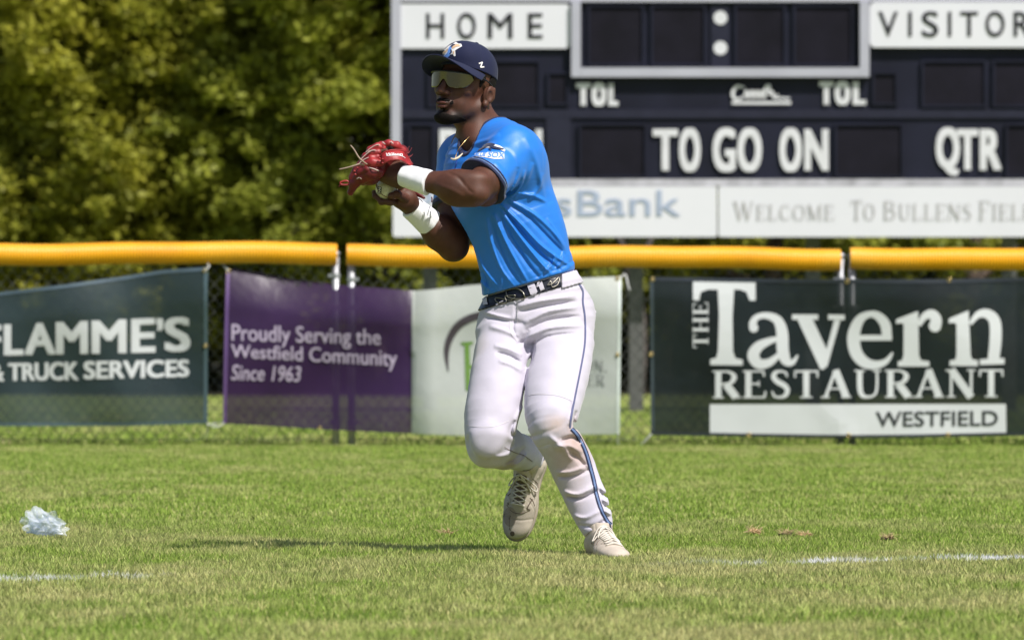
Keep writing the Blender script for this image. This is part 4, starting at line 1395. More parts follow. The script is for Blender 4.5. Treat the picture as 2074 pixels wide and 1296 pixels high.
# ------------------------------------------------------------------ the player
player = thing('person', P(1150, 1128, 0.1), 'baseball player in azure jersey, white trousers and navy cap about to throw', 'person')
lo = lambda *ps: np.min(ps, axis=0)

# --- head frame: x to the player's left is image right; forward looks left and towards the camera
YAW = math.radians(39); PITCH = math.radians(6); ROLL = math.radians(3)
Fw = A((-math.sin(YAW), -math.cos(YAW), 0)); Rt = A((math.cos(YAW), -math.sin(YAW), 0)); Up = A((0, 0, 1))
Fw2 = Fw*math.cos(PITCH) + Up*math.sin(PITCH); Up2 = Up*math.cos(PITCH) - Fw*math.sin(PITCH)
Rt2 = Rt*math.cos(ROLL) - Up2*math.sin(ROLL); Up3 = Up2*math.cos(ROLL) + Rt*math.sin(ROLL)
HM = np.stack([Rt2, Fw2, Up3], 1)      # columns: local x (towards image right), y forward, z up
HC = PP(944, 167, 0.02)
HS = 1.12
def H(x, y, z): return HC + HM @ (A((x, y, z))*HS)

def build_head(v, k=0.012):
    e = lambda x, y, z, rx, ry, rz, k=k, mode='add': v.ell(H(x, y, z), A((rx, ry, rz))*HS, k, mode, HM)
    e(0, -.008, .014, .070, .089, .084)
    e(0, .030, -.045, .055, .062, .078, .02)
    e(0, .018, -.085, .055, .055, .036, .02)
    for sx in (-1, 1):
        v.cone(H(sx*.056, -.008, -.070), H(sx*.024, .074, -.112), .014*HS, .013*HS, .025)
        e(sx*.040, .054, -.030, .024, .024, .018, .02)
        e(sx*.031, .048, -.070, .020, .026, .020, .02)
        e(sx*.032, .086, -.004, .016, .012, .011, .008, 'cut')
        # ear
        ex = sx*.0755
        e(ex, -.010, -.036, .009, .016, .026, .006)
        e(ex+sx*.008, -.015, -.032, .008, .018, .026, .004)
        e(ex+sx*.016, -.008, -.036, .008, .010, .015, .004, 'cut')
        e(ex+sx*.004, -.002, -.062, .008, .010, .010, .006)
        v.cone(H(ex+sx*.012, -.026, -.014), H(ex+sx*.010, -.028, -.042), .0045, .004, .005)
    e(0, .076, -.112, .024, .021, .019, .02)
    e(0, .080, .014, .048, .014, .012, .012)
    v.cone(H(0, .086, .002), H(0, .108, -.036), .0085, .0115, .010)
    e(0, .111, -.040, .0115, .010, .0105, .008)
    for sx in (-1, 1):
        e(sx*.0155, .100, -.043, .009, .011, .0085, .007)
        e(sx*.008, .107, -.052, .0045, .006, .004, .003, 'cut')
    e(0, .089, -.072, .027, .012, .014, .014)
    e(-.007, .0995, -.0725, .012, .006, .0045, .005); e(.007, .0995, -.0725, .012, .006, .0045, .005)
    e(0, .097, -.083, .017, .007, .0055, .006)
    e(0, .104, -.0772, .022, .006, .0013, .002, 'cut')
    e(0, .092, -.094, .016, .006, .005, .006, 'cut')

# short stubble darkens the skin of the jaw and upper lip
def stubble(t):
    c = t.b.inputs['Base Color'].links[0].from_socket
    hair = (0.010, 0.007, 0.006)
    for (x, y, z, rr, amt) in ((0, .085, -.118, .034, .95), (.034, .060, -.112, .028, .9), (-.034, .060, -.112, .028, .9), (.052, .028, -.098, .022, .65), (-.052, .028, -.098, .022, .65),
                               (.062, .000, -.078, .016, .35), (-.062, .000, -.078, .016, .35), (0, .104, -.0615, .011, .5), (.018, .101, -.063, .009, .7), (-.018, .101, -.063, .009, .7), (.029, .094, -.078, .010, .45), (-.029, .094, -.078, .010, .45)):
        q = H(x, y, z); p = t.pos()
        v = t.n('ShaderNodeVectorMath', {0: p, 1: tuple(q)}, operation='SUBTRACT')
        l = t.n('ShaderNodeVectorMath', {0: v.outputs[0]}, operation='LENGTH')
        nz = t.noise(p, 320, 3, 0.6)
        a = t.n('ShaderNodeMath', {0: nz.outputs['Fac'], 1: .010, 2: l.outputs['Value']}, operation='MULTIPLY_ADD')
        f = t.n('ShaderNodeMapRange', {0: a.outputs[0], 1: rr*HS + .012, 2: rr*HS*.75, 3: 0.0, 4: amt}).outputs[0]
        c = t.mix(f, c, hair)
    t.link(c, t.b.inputs['Base Color'])
stubble(SKIN)
# --- body: head, neck, trunk core, both arms and hands in one surface
SH_N = PP(1040, 312, 0.13); EL_N = PP(962, 388, 0.34); WR_N = PP(842, 364, 0.27)
SH_F = PP(935, 330, -0.14); EL_F = PP(918, 497, -0.03); WR_F = PP(843, 428, 0.03)
bv = Vol(PP(735, 560, 0) - A((0, .50, 0)), PP(1112, 92, 0) + A((0, .26, 0)), 0.0025)
build_head(bv)
bv.cone(H(0, -.035, -.05), PP(976, 285, 0.0), .056, .062, .03)
bv.cone(H(.01, .02, -.09), PP(960, 288, 0.05), .028, .028, .02)
bv.cone(H(.050, -.02, -.06), PP(960, 282, 0.085), .014, .013, .03)      # neck muscle
bv.cone(PP(985, 300, 0), PP(1045, 540, 0), .10, .085, .05)
bv.cone(PP(950, 300, -.08), PP(1040, 305, .08), .06, .06, .05)
# near (left) arm
bv.cone(SH_N, EL_N + (SH_N-EL_N)*.25, .058, .053, .02)
bv.ell(PP(982, 398, .25), (.044, .040, .034), .02)
bv.cone(EL_N + (SH_N-EL_N)*.5, EL_N, .049, .043, .02)
u = (WR_N - EL_N)
bv.cone(EL_N, EL_N + u*.30, .046, .054, .02)
bv.ell(EL_N + u*.26 + A((0, -.010, -.004)), (.070, .046, .052), .025)
bv.cone(EL_N + u*.28 + A((0,-.004,.006)), EL_N + u*.95, .052, .0285, .02)
bv.ell(EL_N + u*.12 + A((.02, -.012, .036)), (.050, .035, .026), .02)      # brachioradialis by the elbow bend
bv.cone(EL_N + A((.022,-.022,-.012)), EL_N + A((.004, -.032, -.012)), .016, .012, .02)
hw = PP(800, 352, 0.21)
bv.cone(WR_N + u*.0, hw, .029, .036, .02)
bv.cone(PP(808, 366, .23), PP(776, 352, .21), .026, .027, .02)
bv.cone(PP(812, 340, .21), PP(778, 330, .19), .018, .022, .02)
# far (right) arm
bv.cone(SH_F, EL_F, .062, .050, .02)
bv.ell((SH_F+EL_F)/2 + A((-.004, -.01, -.01)), (.056, .056, .10), .03)
u2 = (WR_F - EL_F)
bv.cone(EL_F, EL_F + u2*.35, .046, .054, .02)
bv.cone(EL_F + u2*.35, WR_F, .054, .031, .02)
bv.ell(EL_F + A((.0, .0, -.014)), (.034, .036, .030), .02)
# throwing hand: palm, thumb, four fingers round the ball
BALL = PP(783, 383, 0.155); BR = 0.0365
bv.cone(WR_F, PP(822, 408, .075), .030, .034, .015)
PALM = PP(820, 402, .10)
bv.ell(PALM, (.040, .030, .034), .015)
bv.cone(PP(832, 412, .08), PP(808, 408, .12), .026, .022, .015)
def finger(pts, r0, r1, k=.006):
    n = len(pts)-1
    for i in range(n):
        a = r0 + (r1-r0)*i/n; b = r0 + (r1-r0)*(i+1)/n
        bv.cone(pts[i], pts[i+1], a, b, k)
        bv.ell(pts[i+1], A((b, b, b))*1.06, k)
def round_ball(dirs, extra):
    """points on the ball's surface in given directions"""
    return [BALL + (A(d)/np.linalg.norm(d))*(BR + e) for d, e in zip(dirs, extra)]
# ring and little finger curl below the ball, towards the left of the picture
finger([PP(806, 410, .12)] + round_ball([(.25, -.35, -.9), (-.35, -.25, -.9), (-.85, -.1, -.50)], [.011, .010, .008]), .0115, .0078)
finger([PP(812, 404, .085)] + round_ball([(.3, .45, -.85), (-.4, .45, -.8), (-.9, .35, -.25)], [.011, .010, .008]), .0105, .0070)
# index and middle fingers over the far side of the ball
finger([PP(812, 392, .085)] + round_ball([(.6, .8, -.1), (-.05, .95, .3), (-.5, .75, .55)], [.011, .010, .008]), .0115, .0085)
finger([PP(816, 388, .10)] + round_ball([(.75, .55, .35), (.35, .65, .70), (-.1, .6, .8)], [.011, .010, .008]), .0115, .0085)
# thumb on the near side
finger([PP(820, 402, .13)] + round_ball([(.80, -.62, -.40), (.35, -.80, -.52)], [.012, .008]), .0145, .0095)
bv.ell(BALL, (BR-.0005,)*3, .0, 'cut')
bv.fold([(905, 350), (928, 360), (944, 380)], -.0028, .006, .34, dmin=.25)
bv.fold([(880, 372), (915, 385), (940, 400)], .0018, .007, .34, dmin=.25)
bv.fold([(944, 376), (950, 386), (960, 392)], -.0018, .005, .34, dmin=.25)
bv.fold([(880, 500), (895, 480), (905, 465)], .0015, .006, .0, dmax=.12)
body = bv.mesh('body', M_SKIN, player, 1)

# --- beard, moustache, hair: shells over the same head
def shell(name, offset, regions, mat, k=0.004, h=0.0022, cuts=()):
    v = Vol(H(0, 0, 0)-A((.16,)*3), H(0, 0, 0)+A((.16,)*3), h)
    build_head(v)
    v.cone(H(0, -.035, -.05), PP(978, 285, 0.0), .060, .068, .03)
    v.f -= offset
    r = Vol(H(0, 0, 0)-A((.16,)*3), H(0, 0, 0)+A((.16,)*3), h)
    for fn in regions: fn(r)
    for fn in cuts: fn(r)
    X, Y, Z = v.grid((slice(None),)*3)
    r.f += (.0016*(np.sin(X*700+Z*300)*np.sin(Z*620+Y*500))).astype(np.float32)
    v.put((slice(None),)*3, r.f, k, 'keep')
    return v.mesh(name, mat, body, 0)
def E(x, y, z, rx, ry, rz, k=.01, mode='add'):
    return lambda v: v.ell(H(x, y, z), A((rx, ry, rz))*HS, k, mode, HM)
shell('beard', 0.0028, [E(0, .082, -.122, .034, .045, .022), E(.028, .060, -.118, .026, .036, .016), E(-.028, .060, -.118, .026, .036, .016),
                       E(0, .098, -.0985, .006, .02, .012, .004)], M_HAIR)
shell('moustache', 0.0022, [E(.016, .104, -.0635, .018, .014, .0045, .004), E(-.016, .104, -.0635, .018, .014, .0045, .004),
                            E(.029, .096, -.070, .0035, .016, .007, .003), E(-.029, .096, -.070, .0035, .016, .007, .003)], M_HAIR, h=0.0018, k=.002)
shell('hair', 0.0045, [E(0, -.055, .0, .085, .062, .055), E(.078, .008, .004, .02, .012, .030), E(-.078, .008, .004, .02, .012, .030)], M_HAIR,
      cuts=[E(0, -.02, -.085, .09, .10, .030, .01, 'cut'), E(.085, -.012, -.026, .03, .030, .036, .004, 'cut'), E(-.085, -.012, -.026, .03, .030, .036, .004, 'cut')])
shell('lips', 0.0008, [E(0, .104, -.073, .019, .012, .0038, .002), E(0, .102, -.084, .016, .012, .0045, .002)], M_LIP, h=0.0016, k=.001)

# --- cap
cpitch = math.radians(13)
CM = HM @ np.array([[1,0,0],[0,math.cos(cpitch),-math.sin(cpitch)],[0,math.sin(cpitch),math.cos(cpitch)]])
CC = H(0, -.001, .0275); KS = 0.98
def K(x, y, z): return CC + CM @ (A((x, y, z))*KS)
v = Vol(CC-A((.15,)*3), CC+A((.15,)*3), 0.0024)
v.ell(K(0, -.008, .012), A((.0865, .1075, .094))*KS, .01, 'add', CM)
v.ell(K(0, .060, .040), A((.055, .036, .040))*KS, .035, 'add', CM)
v.ell(K(0, -.010, -.025), A((.0855, .1045, .075))*KS, .02, 'add', CM)
v.ell(K(0, -.008, .006), A((.0800, .1010, .086))*KS, .0, 'cut', CM)
v.ell(K(0, -.010, -.035), A((.0800, .0990, .075))*KS, .0, 'cut', CM)
v.slab(K(0, 0, .0), -CM[:, 2]*1.0 - CM[:, 1]*0.06, 'keep')
# seams between the six panels
X, Y, Z = v.grid((slice(None),)*3)
q = [X-CC[0], Y-CC[1], Z-CC[2]]
lx = CM[0][0]*q[0]+CM[1][0]*q[1]+CM[2][0]*q[2]; ly = CM[0][1]*q[0]+CM[1][1]*q[1]+CM[2][1]*q[2]
for a in (0, 60, 120):
    s_ = lx*math.cos(math.radians(a)) + (ly+.008)*math.sin(math.radians(a))
    v.f += (0.0012*np.exp(-(s_/0.0022)**2)).astype(np.float32)
cap = v.mesh('cap', M_CAP, body, 1)
cap_b = bvh_of(cap)
m = MB(); c0 = K(0, -.008, .1065)
bm = bmesh.new(); bmesh.ops.create_uvsphere(bm, u_segments=12, v_segments=8, radius=.008)
for vv in bm.verts: vv.co = Vector(c0) + Vector(CM @ A((vv.co.x, vv.co.y, vv.co.z*.6)))
me = bpy.data.meshes.new('button'); bm.to_mesh(me); bm.free(); me.materials.append(M_CAP); o = bpy.data.objects.new('button', me); COL.objects.link(o); attach(o, cap)
# brim
V = []; F = []; nu, nv_ = 40, 12
for layer in (0, 1):
    for j in range(nv_+1):
        f = j/nv_
        for i in range(nu+1):
            a = math.radians(-84 + 168*i/nu)
            bx_, by_ = .083*math.sin(a), -.008 + .099*math.cos(a)
            ext = .092*max(0, math.cos(a*0.93))**0.55
            dx, dy = math.sin(a)*.75, 1.0
            ln = math.hypot(dx, dy)
            x = bx_ + dx/ln*ext*f*(.75); y = by_ + dy/ln*ext*f
            z = -.0035 + .004 - .022*(x/.083)**2*(0.6+.4*f) + .006*(1-f) - .004*f + (0.0016 if layer == 0 else -.0016)
            V.append(K(x, y, z))
W = nu+1; N1 = (nv_+1)*W
for j in range(nv_):
    for i in range(nu):
        a = j*W+i
        F.append((a, a+1, a+W+1, a+W)); F.append((N1+a, N1+a+W, N1+a+W+1, N1+a+1))
for i in range(nu):
    a = nv_*W+i; F.append((a, a+1, N1+a+1, N1+a)); a = i; F.append((a+1, a, N1+a, N1+a+1))
for j in range(nv_):
    a = j*W; F.append((a, a+W, N1+a+W, N1+a)); a = j*W+nu; F.append((a+W, a, N1+a, N1+a+W))
mesh_np('brim', V, F, M_CAP, cap)
# badge and letter on the cap
def decal(name, bvh, fn, mat, parent, lift=0.0015, cut=4, dref=.1):
    pr = Print(); fn(pr)
    return pr.build(name, mat, parent, lambda x, y: onto(bvh, x, y, lift, dref), cut=cut, lift=0.0002)
M_DW = plain('emblem_white', (0.72, 0.70, 0.70), 0.7); M_DB = plain('emblem_blue', (0.12, 0.26, 0.62), 0.7); M_DT = plain('emblem_tan', (0.62, 0.42, 0.26), 0.7)
kx = 180/1166.0
def Q2(pts): return [(840 + a*kx, 70 + b*kx) for a, b in pts]
decal('emblem', cap_b, lambda p: p.poly(Q2([(345,260),(395,205),(440,160),(500,130),(540,105),(572,125),(610,130),(622,160),(560,195),(532,215),(538,285),(520,292),(498,262),(470,270),(390,332),(365,335),(368,305),(400,262),(350,268)])), M_DW, cap, .0012)
decal('emblem_figure', cap_b, lambda p: (p.stroke(Q2([(380,315),(420,290),(455,250),(462,205),(480,165)]), [6, 7, 7, 6, 4]), ), M_DB, cap, .0020)
decal('emblem_figure', cap_b, lambda p: (p.stroke(Q2([(495,190),(520,165),(560,150),(595,155)]), [3, 5, 5, 3]), p.stroke(Q2([(370,252),(410,228),(440,195)]), [2.5, 3, 2.5]), p.stroke(Q2([(515,225),(512,262)]), [3, 2], smooth=False)), M_DT, cap, .0022)
decal('emblem_figure', cap_b, lambda p: (p.stroke(Q2([(478,170),(505,148),(530,140)]), [3, 4, 2]), p.stroke(Q2([(478,205),(485,235),(462,262)]), [2.5, 3, 2])), M_NAVY, cap, .0024)
decal('emblem', cap_b, lambda p: (p.stroke(Q2([(838,385),(885,368)]), [2.6, 2.6], smooth=False), p.stroke(Q2([(884,366),(862,432)]), [2.6, 2.6], smooth=False), p.stroke(Q2([(860,434),(908,428)]), [2.6, 2.6], smooth=False)), M_DW, cap, .0016)

# --- sunglasses: one mirrored shield, half frame, temples
V = []; F = []; nu, nv_ = 44, 14
def shield(a, f, off):
    x = .0735*math.sin(a); y = .014 + .082*math.cos(a)**0.9 if math.cos(a) > 0 else .016
    top = .019 - .004*(a/1.2)**2
    bot = -.029 + .010*abs(a/1.2)**3 + .026*math.exp(-(a/.17)**2)
    if abs(a) > 0.75: bot += .022*((abs(a)-.75)/.4)**2
    z = top + (bot-top)*f
    y = y - (0.10*(f*.047)) + off
    return H(x*(1+off/.08), y, z)
for layer, off in ((0, .0125), (1, .0105)):
    for j in range(nv_+1):
        for i in range(nu+1):
            V.append(shield(-1.15 + 2.30*i/nu, j/nv_, off))
W = nu+1; N1 = (nv_+1)*W
for j in range(nv_):
    for i in range(nu):
        a = j*W+i; F.append((a, a+W, a+W+1, a+1)); F.append((N1+a, N1+a+1, N1+a+W+1, N1+a+W))
for i in range(nu):
    a = nv_*W+i; F.append((a, N1+a, N1+a+1, a+1)); a = i; F.append((a, a+1, N1+a+1, N1+a))
for j in range(nv_):
    a = j*W; F.append((a, N1+a, N1+a+W, a+W)); a = j*W+nu; F.append((a, a+W, N1+a+W, N1+a))
glasses = mesh_np('sunglasses', V, F, M_LENS, body)
cord('frame', [shield(-1.15 + 2.3*i/16, 0.0, .0125) for i in range(17)], .0026, M_FRAMEG, glasses, n=2)
for sx in (-1, 1):
    cord('temple', [shield(sx*1.15, .1, .0115), H(sx*.076, .035, .014), H(sx*.0785, .0, .006), H(sx*.078, -.026, -.006)], .0026, M_FRAMEG, glasses)

# --- jersey
J = [sec(984, 606, 1160, 552, .0, .100), sec(972, 585, 1163, 532, .01, .112), sec(957, 555, 1154, 503, .01, .118), sec(947, 510, 1146, 462, .01, .124),
     sec(932, 465, 1134, 425, .01, .132), sec(908, 415, 1118, 380, .0, .138), sec(897, 370, 1104, 335, .0, .140), sec(903, 325, 1086, 296, 0, .128),
     sec(925, 290, 1062, 268, 0, .10), sec(948, 268, 1030, 250, 0, .075)]
jv = Vol(PP(862, 615, 0) - A((0, .38, 0)), PP(1190, 222, 0) + A((0, .26, 0)), 0.0026)
jv.loft(J, .012)
jv.cone(PP(985, 275, -.02), SH_N + A((-.015, .0, .028)), .055, .066, .05)          # trapezius to shoulder
jv.cone(PP(958, 285, -.06), SH_F + A((.0, 0, .03)), .05, .066, .04)
jv.ell(PP(1052, 330, .08), (.088, .10, .105), .06)                                # shoulder blade mass
SE = PP(978, 369, .255); ax_n = A((-.56, -.52, -.60)); ax_n = A((-.58, -.56, -.58)); ax_n /= np.linalg.norm(ax_n)
jv.cone(SH_N, SE + ax_n*.02, .078, .088, .02)
# far sleeve
ax_f = EL_F - SH_F; ax_f /= np.linalg.norm(ax_f)
jv.cone(SH_F, SH_F + ax_f*.20, .082, .080, .03)
# folds: long pulls from the near armpit to the far hip, and the blouse over the belt
FO = [([(1012,412),(1050,448),(1100,500),(1160,540)], .0075, .0055), ([(1016,424),(1050,475),(1092,528),(1118,556)], .0080, .0060),
      ([(1000,432),(1020,480),(1046,530),(1070,572)], .0060, .0055), ([(1030,405),(1080,432),(1120,468),(1146,505)], .0060, .0060),
      ([(985,440),(995,490),(1016,545),(1046,584)], .0045, .0055), ([(1040,392),(1080,396),(1110,410)], .0045, .0065),
      ([(945,500),(955,540),(978,575),(1000,592)], .0045, .0060), ([(962,500),(980,545),(1010,582)], .0035, .0050),
      ([(1014,418),(1050,462),(1096,515),(1140,550)], -.0070, .0060), ([(1008,430),(1035,480),(1070,535),(1096,566)], -.0060, .0070),
      ([(1022,408),(1066,436),(1112,482),(1150,522)], -.0055, .0065), ([(992,438),(1008,490),(1030,540),(1058,580)], -.0045, .0065),
      ([(1100,552),(1118,535),(1124,515)], .0055, .0045), 
      ([(1124,546),(1138,528),(1140,508)], .005, .0045), 
      ([(1005,590),(1014,575),(1016,560)], .003, .0045), ([(985,590),(985,570),(978,548)], -.004, .005),
      ([(1062,275),(1082,315),(1096,365),(1104,410)], .0035, .009), ([(1010,300),(1035,312),(1050,345)], -.0025, .009), ([(1050,340),(1038,375),(1018,402)], -.0060, .0075),
      ([(1080,330),(1066,370),(1040,405)], .0045, .0075), ([(1064,345),(1054,378),(1030,404)], .0045, .0050), ([(1000,330),(1020,352),(1028,385)], .0025, .0075),
      ([(1100,350),(1090,385),(1060,410)], .0035, .0070), ([(955,292),(985,284),(1012,272)], .003, .007), ([(920,340),(934,380),(930,420)], .004, .008), ([(1108,440),(1128,470),(1146,500)], .0035, .0050)]
for pth, h_, w_ in FO:
    jv.fold(pth, h_*1.3, w_, .15, side=.25, dmin=-.05)
# low irregular rumple so that no broad area is perfectly even
X, Y, Z = jv.grid((slice(None),)*3)
jv.f += (0.0007*(np.sin(X*62+Z*31+Y*20)*np.sin(Z*47-X*22+Y*35) + .7*np.sin(X*110-Z*64+1)*np.sin(Y*70+Z*40))).astype(np.float32)
# open the sleeves and the neck
jcut = jv.copy()
jv.slab(SE, ax_n, 'keep') if False else None
def half_cut(vol, p, n, radius):
    """remove what lies beyond p along n within radius of the axis"""
    n = A(n)/np.linalg.norm(n); X, Y, Z = vol.grid((slice(None),)*3)
    q = (X-p[0], Y-p[1], Z-p[2])
    a = q[0]*n[0]+q[1]*n[1]+q[2]*n[2]
    r = np.sqrt(np.maximum(q[0]**2+q[1]**2+q[2]**2 - a*a, 0))
    d = np.maximum(-a, r-radius)       # inside the removed cylinder: negative
    vol.f = np.maximum(vol.f, -d).astype(np.float32)
half_cut(jv, SE, ax_n, .13)
SF = SH_F + ax_f*.165
half_cut(jv, SF, ax_f, .115)
wn_ = A(P(1166, 536, 0) - P(978, 590, 0)); wup = A((-wn_[2], 0, wn_[0])); wup /= np.linalg.norm(wup)
jv.slab(PP(1062, 576, 0), -wup, 'keep', .006)
base_f = jv.f.copy()
jv.cone(SE - ax_n*.035, SE + ax_n*.03, .056, .0835, 0, 'cut')
jv.cone(SF - ax_f*.06, SF + ax_f*.03, .066, .0735, 0, 'cut')
NK = PP(966, 262, .03)
jv.cone(PP(985, 215, -.01), PP(970, 268, .02), .072, .066, 0, 'cut')
jv.cone(PP(962, 262, .045), PP(925, 318, .14), .048, .010, .0, 'cut')
jersey = jv.mesh('jersey', M_JERSEY, body, 1)
jb = bvh_of(jersey)
# sleeve bands: slabs of the same sleeve, a hair outside it
def band(vol_f, ref, p, n, a0, a1, radius, off, name, mat, parent, smooth=0):
    v = ref.copy(); v.f = (vol_f - off).astype(np.float32)
    n = A(n)/np.linalg.norm(n); X, Y, Z = v.grid((slice(None),)*3)
    q = (X-p[0], Y-p[1], Z-p[2]); a = q[0]*n[0]+q[1]*n[1]+q[2]*n[2]
    r = np.sqrt(np.maximum(q[0]**2+q[1]**2+q[2]**2 - a*a, 0))
    v.f = np.maximum.reduce([v.f, (a-a1).astype(np.float32), (a0-a).astype(np.float32), (r-radius).astype(np.float32), (-(vol_f+.006)).astype(np.float32)])
    return v.mesh(name, mat, parent, smooth)
band(base_f, jv, SE, ax_n, -.008, .0005, .12, .0020, 'sleeve_trim', M_NAVY, jersey)
band(base_f, jv, SE, ax_n, -.015, -.0085, .12, .0022, 'sleeve_trim', M_PIPE, jersey)
band(base_f, jv, SE, ax_n, -.021, -.0155, .12, .0020, 'sleeve_trim', M_NAVY, jersey)
band(base_f, jv, SF, ax_f, -.018, .0005, .105, .0020, 'sleeve_trim', M_NAVY, jersey)
# undershirt collar, neckline trim, chain
cv = jv.copy(); cv.f = (base_f - .0022).astype(np.float32)
inf = Vol.__new__(Vol); inf.h = jv.h; inf.lo = jv.lo; inf.ax = jv.ax; inf.f = np.full(jv.f.shape, .09, np.float32)
inf.cone(PP(985, 215, -.01), PP(970, 268, .02), .0800, .0735, 0); inf.cone(PP(962, 262, .045), PP(925, 318, .14), .0555, .017, .0)
inn = Vol.__new__(Vol); inn.h = jv.h; inn.lo = jv.lo; inn.ax = jv.ax; inn.f = np.full(jv.f.shape, .09, np.float32)
inn.cone(PP(985, 215, -.01), PP(970, 268, .02), .070, .064, 0); inn.cone(PP(962, 262, .045), PP(925, 318, .14), .046, .008, .0)
cv.f = np.maximum.reduce([cv.f, inf.f, -inn.f, (-(base_f+.012)).astype(np.float32)])
cv.mesh('collar', M_NAVY, jersey, 1)
cord('necklace', [PP(991,236,.035), PP(984,245,.065), PP(966,262,.085), PP(944,284,.105), PP(930,300,.130), PP(925,310,.150), PP(922,322,.165)], .0014, M_GOLD, body, 8)
cord('pendant', [PP(913,321,.172), PP(920,323,.178), PP(929,319,.174), PP(937,311,.168)], [.002, .004, .004, .0016], plain('pendant_pale', (0.66, 0.58, 0.42), 0.4), body, 8)
cord('button_placket', [PP(926,320,.150), PP(921,345,.150), PP(915,372,.150)], .0025, plain('placket', (0.03, 0.09, 0.40), .6), jersey)
# sleeve patch
ks = 380/1119.0
def Q3(pts): return [(860 + a*ks, 200 + b*ks) for a, b in pts]
decal('patch', jb, lambda p: (p.stroke(Q3([(300,338),(340,338),(372,340)]), [7, 8.5, 9.5]), p.stroke(Q3([(372,338),(420,342),(474,342)]), [11, 13.5, 12]), p.stroke(Q3([(350,292),(400,284),(445,294),(478,314)]), [4, 7, 7, 4])), M_DW, jersey, .0018, dref=.2)
decal('patch_lettering', jb, lambda p: p.word('SOX', (*Q3([(376,352),(478,357),(476,324),(378,320)]),), 0, .25, .5), M_DB, jersey, .0034, dref=.2)
decal('patch_lettering', jb, lambda p: p.word('BLUE', (*Q3([(300,347),(366,348),(368,326),(306,329)]),), 0, .25, .4), M_DB, jersey, .0034, dref=.2)
decal('patch_figure', jb, lambda p: (p.stroke(Q3([(318,318),(352,298),(385,282),(415,296),(470,306)]), [2, 3, 5, 5, 2]), p.stroke(Q3([(355,284),(392,276),(420,280)]), [1.5, 4, 2]), p.stroke(Q3([(385,300),(400,312)]), [3, 2], smooth=False)), M_NAVY, jersey, .0040, dref=.2)

# --- trousers
TR = [sec(996, 596, 1162, 544, .0, .098), sec(991, 618, 1179, 577, .0, .110), sec(974, 655, 1199, 625, .0, .120), sec(962, 690, 1203, 675, .01, .118)]
LL = [sec(966, 680, 1076, 700, .03, .096), sec(957, 730, 1068, 742, .09, .091), sec(948, 790, 1061, 795, .16, .085), sec(940, 845, 1050, 850, .21, .080), sec(941, 885, 1040, 888, .235, .074)]
RR = [sec(1064, 700, 1203, 690, .03, .104), sec(1068, 745, 1196, 742, .11, .096), sec(1063, 792, 1184, 795, .20, .087), sec(1062, 838, 1171, 842, .27, .078), sec(1073, 872, 1162, 868, .295, .070),
      sec(1094, 905, 1182, 898, .275, .064), sec(1113, 945, 1203, 938, .25, .064), sec(1133, 988, 1219, 980, .25, .060), sec(1152, 1028, 1233, 1018, .27, .052), sec(1171, 1066, 1241, 1052, .29, .046), sec(1182, 1086, 1238, 1070, .30, .040)]
tv = Vol(PP(922, 1100, 0) - A((0, .44, 0)), PP(1262, 528, 0) + A((0, .34, 0)), 0.0036)
tv.loft(TR, .01)
tv.ell(PP(1140, 640, -.07), (.105, .10, .115), .05)
tv.ell(PP(1030, 650, -.07), (.09, .09, .11), .05)
g = Vol(PP(922, 1100, 0) - A((0, .44, 0)), PP(1262, 528, 0) + A((0, .34, 0)), 0.0036)
g.loft(LL, .01)
